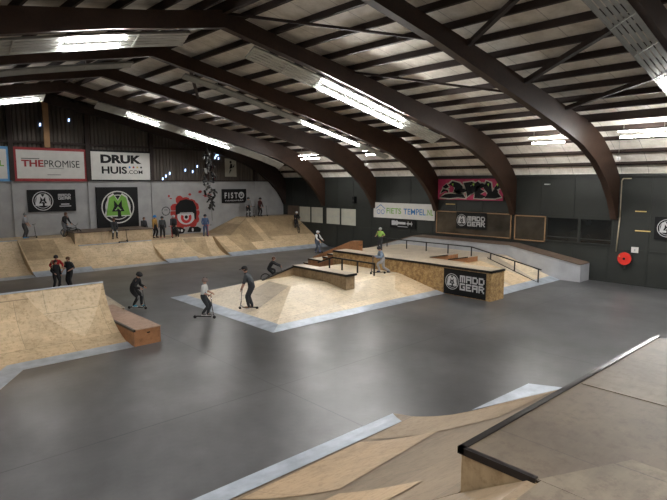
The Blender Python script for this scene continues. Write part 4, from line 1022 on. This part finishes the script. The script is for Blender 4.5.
        if cap:
            co = MB().ball((hc + up2 * .006) * K, .069 * K, (1.05, .98, .95), 16, 7, 0, .12, rot).build('cap', cloth(cap), root)
            MB().bar((hc + fw * .055 + up2 * .022) * K, (hc + fw * .12 + up2 * .012) * K, .085 * K, .008 * K).build('cap_peak', cloth(cap), co)
    for ank, toe in toes:
        c = (ank + toe) / 2; q = MB(); q.ball((Vector((c.x + .008, c.y, c.z - .012))) * K, .036 * K, (1.75, .8, .85), 12, 8); q.box((c.x - .055) * K, (c.x + .07) * K, (c.y - .026) * K, (c.y + .026) * K, (ank.z - .045) * K, (ank.z - .03) * K, 1)
        q.build('shoe', [cloth(shoes), M['white'] if sum(shoes) > .3 else M['black']], root)
    if pads:
        for kn in knees: MB().ball((kn + Vector((.012, 0, -.01))) * K, .036 * K, (.9, 1, 1.3), 10, 8).build('knee_pad', cloth(pads), root)
    tag(root, label, 'person'); return root
BLK, DK, GREY, WH = (.012, .012, .014), (.03, .032, .038), (.10, .105, .115), (.62, .62, .60)
def hb(H, w_=.1, fwd=.2, zz_=.86): return ((fwd / H, w_ / H * 1.6, zz_ / H), (fwd / H, -w_ / H * 1.6, zz_ / H))
def local(x, y, rz, fx, fy): c, s_ = math.cos(R(rz)), math.sin(R(rz)); return x + fx * c - fy * s_, y + fx * s_ + fy * c
def rider(x, y, z, rz, H, label, slabel, shirt, pants, sc=1.0, bar=(.1, .1, .1), knee=0, reach=.22, **k):
    hx, hz = reach * sc, .83 * sc - .09
    feet = k.pop('feet', ((.09, .03, 0), (-.09, -.03, 0))); k.setdefault('lean', 12); k.setdefault('pelvis', (-.03, .50))
    person(x, y, z + .095 * sc, rz, H, label, shirt, pants, feet, ((hx / H, .17 * sc / H, hz / H), (hx / H, -.17 * sc / H, hz / H)), **k)
    scooter(x, y, z, R(rz), slabel, bar, sc)
# 1 white shirt boy
rider(9.72, 17.68, 0, -45, 1.5, 'boy in white T-shirt and patterned helmet riding a scooter beside the funbox', 'black kick scooter under the boy in the white shirt', WH, (.035, .04, .045), 1.1, (.5, .5, .52), pelvis=(-.02, .49), lean=7, helmet=(.22, .17, .15), long=False, shoes=(.12, .12, .12), feet=((.06, .03, 0), (-.05, -.03, .02)))
rider(11.35, 17.25, .17, 137, 1.72, 'young man in grey T-shirt and dark cap leaning on a scooter on the funbox slope', 'kick scooter held upright by the young man in grey', (.055, .062, .07), (.03, .033, .04), 1.0, (.5, .5, .52), pelvis=(-.10, .49), lean=27, cap=(.012, .012, .016), long=False, shoes=(.2, .1, .05), look=0, feet=((-.02, .04, -.03), (-.09, -.04, -.03)))
rider(8.5, 20.85, 0, -50, 1.62, 'rider in black hoodie, black helmet and pads rolling on a scooter at left of centre', 'kick scooter under the rider in black', BLK, BLK, 1.05, pelvis=(-.12, .45), lean=30, helmet=(.02, .02, .022), shoes=(.05, .3, .45), pads=(.16, .16, .16), look=10)
# 4,5,6 trio behind the left quarter pipe
person(7.69, 28.57, 0, -100, 1.52, 'child in red top and black helmet standing behind the left quarter pipe', (.42, .02, .02), BLK, helmet=(.03, .03, .035), hands=((.1, .17, .6), (.1, -.15, .6)))
person(7.35, 27.51, 0, -75, 1.42, 'child in black hoodie standing in front of the child in red', BLK, BLK, hair=(.04, .025, .02), hands=((.05, .16, .48), (.12, -.1, .55)))
person(7.93, 27.30, 0, -150, 1.56, 'boy in black T-shirt standing right of the child in the red top', DK, BLK, hair=(.12, .06, .03), long=False, hands=((.14, .12, .58), (.1, -.17, .55)), lean=8)
# deck left
person(8.15, 36.4, 1.7, -30, 1.55, 'boy in grey T-shirt and blue shoes standing on the deck at far left', (.34, .34, .36), (.06, .06, .065), helmet=(.25, .25, .25), long=False, shoes=(.05, .3, .6), lean=12, hands=((.18, .1, .5), (.18, -.1, .5)))
scooter(8.45, 36.3, 1.7, R(-30), 'small scooter at the feet of the boy in grey at far left', (.1, .1, .1))
person(10.3, 35.9, 1.7, -60, 1.6, 'child in black hoodie with a bike beside the raised box', BLK, (.14, .14, .15), hair=(.1, .05, .03), lean=20, hands=((.2, .12, .5), (.2, -.1, .5)), pelvis=(-.05, .5))
bmx(10.55, 35.6, 1.7, R(-50), 'small dark bike held by the child in black at the raised box')
# seated on box
person(12.75, 34.42, 1.17, -100, 1.5, 'child seated on the edge of the raised box with white shin pads', DK, (.05, .05, .05), ((.21, .06, .26), (.21, -.10, .24)), ((.12, .1, .62), (.16, -.08, .6)), (-.02, .635), 8, helmet=(.10, .05, .03), shoes=(.02, .02, .02), pads=(.6, .6, .6))
scooter(13.2, 34.12, 1.255, R(20), 'scooter standing below the seated child', (.02, .02, .02))
person(15.75, 36.9, 1.2, -90, 1.45, 'child in dark top with reddish hair standing behind the right end of the raised box', DK, BLK, hair=(.12, .05, .03))
# group
person(16.2, 36.2, 1.2, -60, 1.6, 'child in yellow jacket and blue helmet in the group by the graffiti', (.42, .24, .06), BLK, helmet=(.04, .25, .65))
person(16.5, 35.6, 1.2, -110, 1.55, 'child in dark grey jacket standing in the middle of the group', (.05, .055, .06), BLK, helmet=(.03, .03, .035), shoes=(.5, .05, .05), lean=10)
person(17.65, 36.2, 1.2, -120, 1.6, 'child in dark jacket and white helmet sitting over a bike', DK, BLK, ((.06, .08, .0), (-.02, -.08, .0)), ((.2, .12, .5), (.2, -.12, .5)), (-.06, .5), 14, helmet=(.5, .5, .5))
bmx(17.75, 35.85, 1.2, R(-110), 'dark bike under the child in the white helmet by the graffiti')
scooter(16.8, 35.3, 1.2, R(-60), 'small red scooter in front of the group', (.6, .04, .03))
person(19.35, 34.75, 1.2, -110, 1.6, 'child in blue jacket and dark helmet standing alone right of the one eyed graffiti', (.06, .10, .19), (.05, .08, .16), helmet=(.02, .02, .03), hands=((.12, .12, .52), (.12, -.12, .52)), lean=3)
scooter(19.4, 34.55, 1.2, R(-110), 'red scooter in front of the child in the blue jacket', (.5, .05, .04))
# high deck
person(24.3, 36.7, 2.3, -100, 1.6, 'child in light grey top standing with a scooter on the high corner deck', (.22, .22, .22), BLK, helmet=(.06, .06, .06), pads=(.4, .4, .4), hands=((.16, .1, .54), (.16, -.1, .54)), lean=10)
scooter(24.4, 36.45, 2.3, R(-60), 'scooter of the child in light grey on the high corner deck', (.4, .4, .4))
person(25.4, 36.7, 2.3, -80, 1.55, 'child in dark red and black standing rightmost on the high corner deck', (.06, .015, .015), BLK, helmet=(.03, .03, .03), lean=12, hands=((.18, .1, .5), (.18, -.1, .5)))
scooter(25.6, 36.4, 2.3, R(-30), 'dark scooter of the rightmost child on the high corner deck', (.1, .1, .1))
# rider on bank
person(27.25, 34.2, 1.36, -110, 1.45, 'child in white helmet riding a bike down the corner bank', BLK, BLK, ((.1, .05, .04), (-.1, -.05, .08)), ((.28, .14, .58), (.28, -.14, .58)), (-.1, .52), 30, helmet=(.6, .6, .6))
bmx(27.25, 34.15, 1.27, R(-110), 'dark bike ridden down the corner bank', .5)
person(25.2, 29.2, 0.08, -80, 1.6, 'child with white sleeves and white helmet on a scooter on the far floor', BLK, (.10, .12, .16), ((.06, .05, 0), (-.1, -.05, 0)), ((.2, .14, .54), (.2, -.14, .54)), (-.05, .5), 12, helmet=(.55, .55, .55), sleeve=WH, shoes=(.1, .12, .3))
scooter(25.25, 29.1, 0, R(-80), 'scooter of the child with white sleeves on the far floor', (.1, .1, .1))
# bmx boy behind ledge
person(15.85, 21.9, .1, -35, 1.42, 'child in black crouching on a bike behind the sloping black topped ledge', BLK, BLK, ((.06, .06, .1), (-.04, -.06, .0)), ((.33, .14, .52), (.33, -.14, .52)), (-.12, .46), 36, hair=(.10, .045, .03), look=-10)
bmx(15.95, 21.8, 0, R(-35), 'dark bike of the child in black behind the ledge')
# green
person(23.9, 21.9, 1.0, -160, 1.38, 'child in lime green vest and white helmet standing on the platform', (.30, .50, .10), (.03, .03, .035), helmet=(.45, .45, .45), long=False, hands=((.14, .16, .62), (.14, -.16, .62)))
# hoodie runner
person(19.25, 17.5, .62, 150, 1.5, 'child in pale blue hoodie and grey trousers pushing a scooter beside the black rail', (.20, .26, .35), (.36, .36, .37), ((.10, .05, .07), (-.27, -.05, .03)), ((.24, .12, .56), (.24, -.12, .56)), (-.03, .46), 22, helmet=(.03, .03, .035), shoes=(.04, .05, .10))
scooter(19.05, 17.62, .62, R(150), 'scooter pushed by the child in the pale blue hoodie', (.1, .1, .1), 1.05)
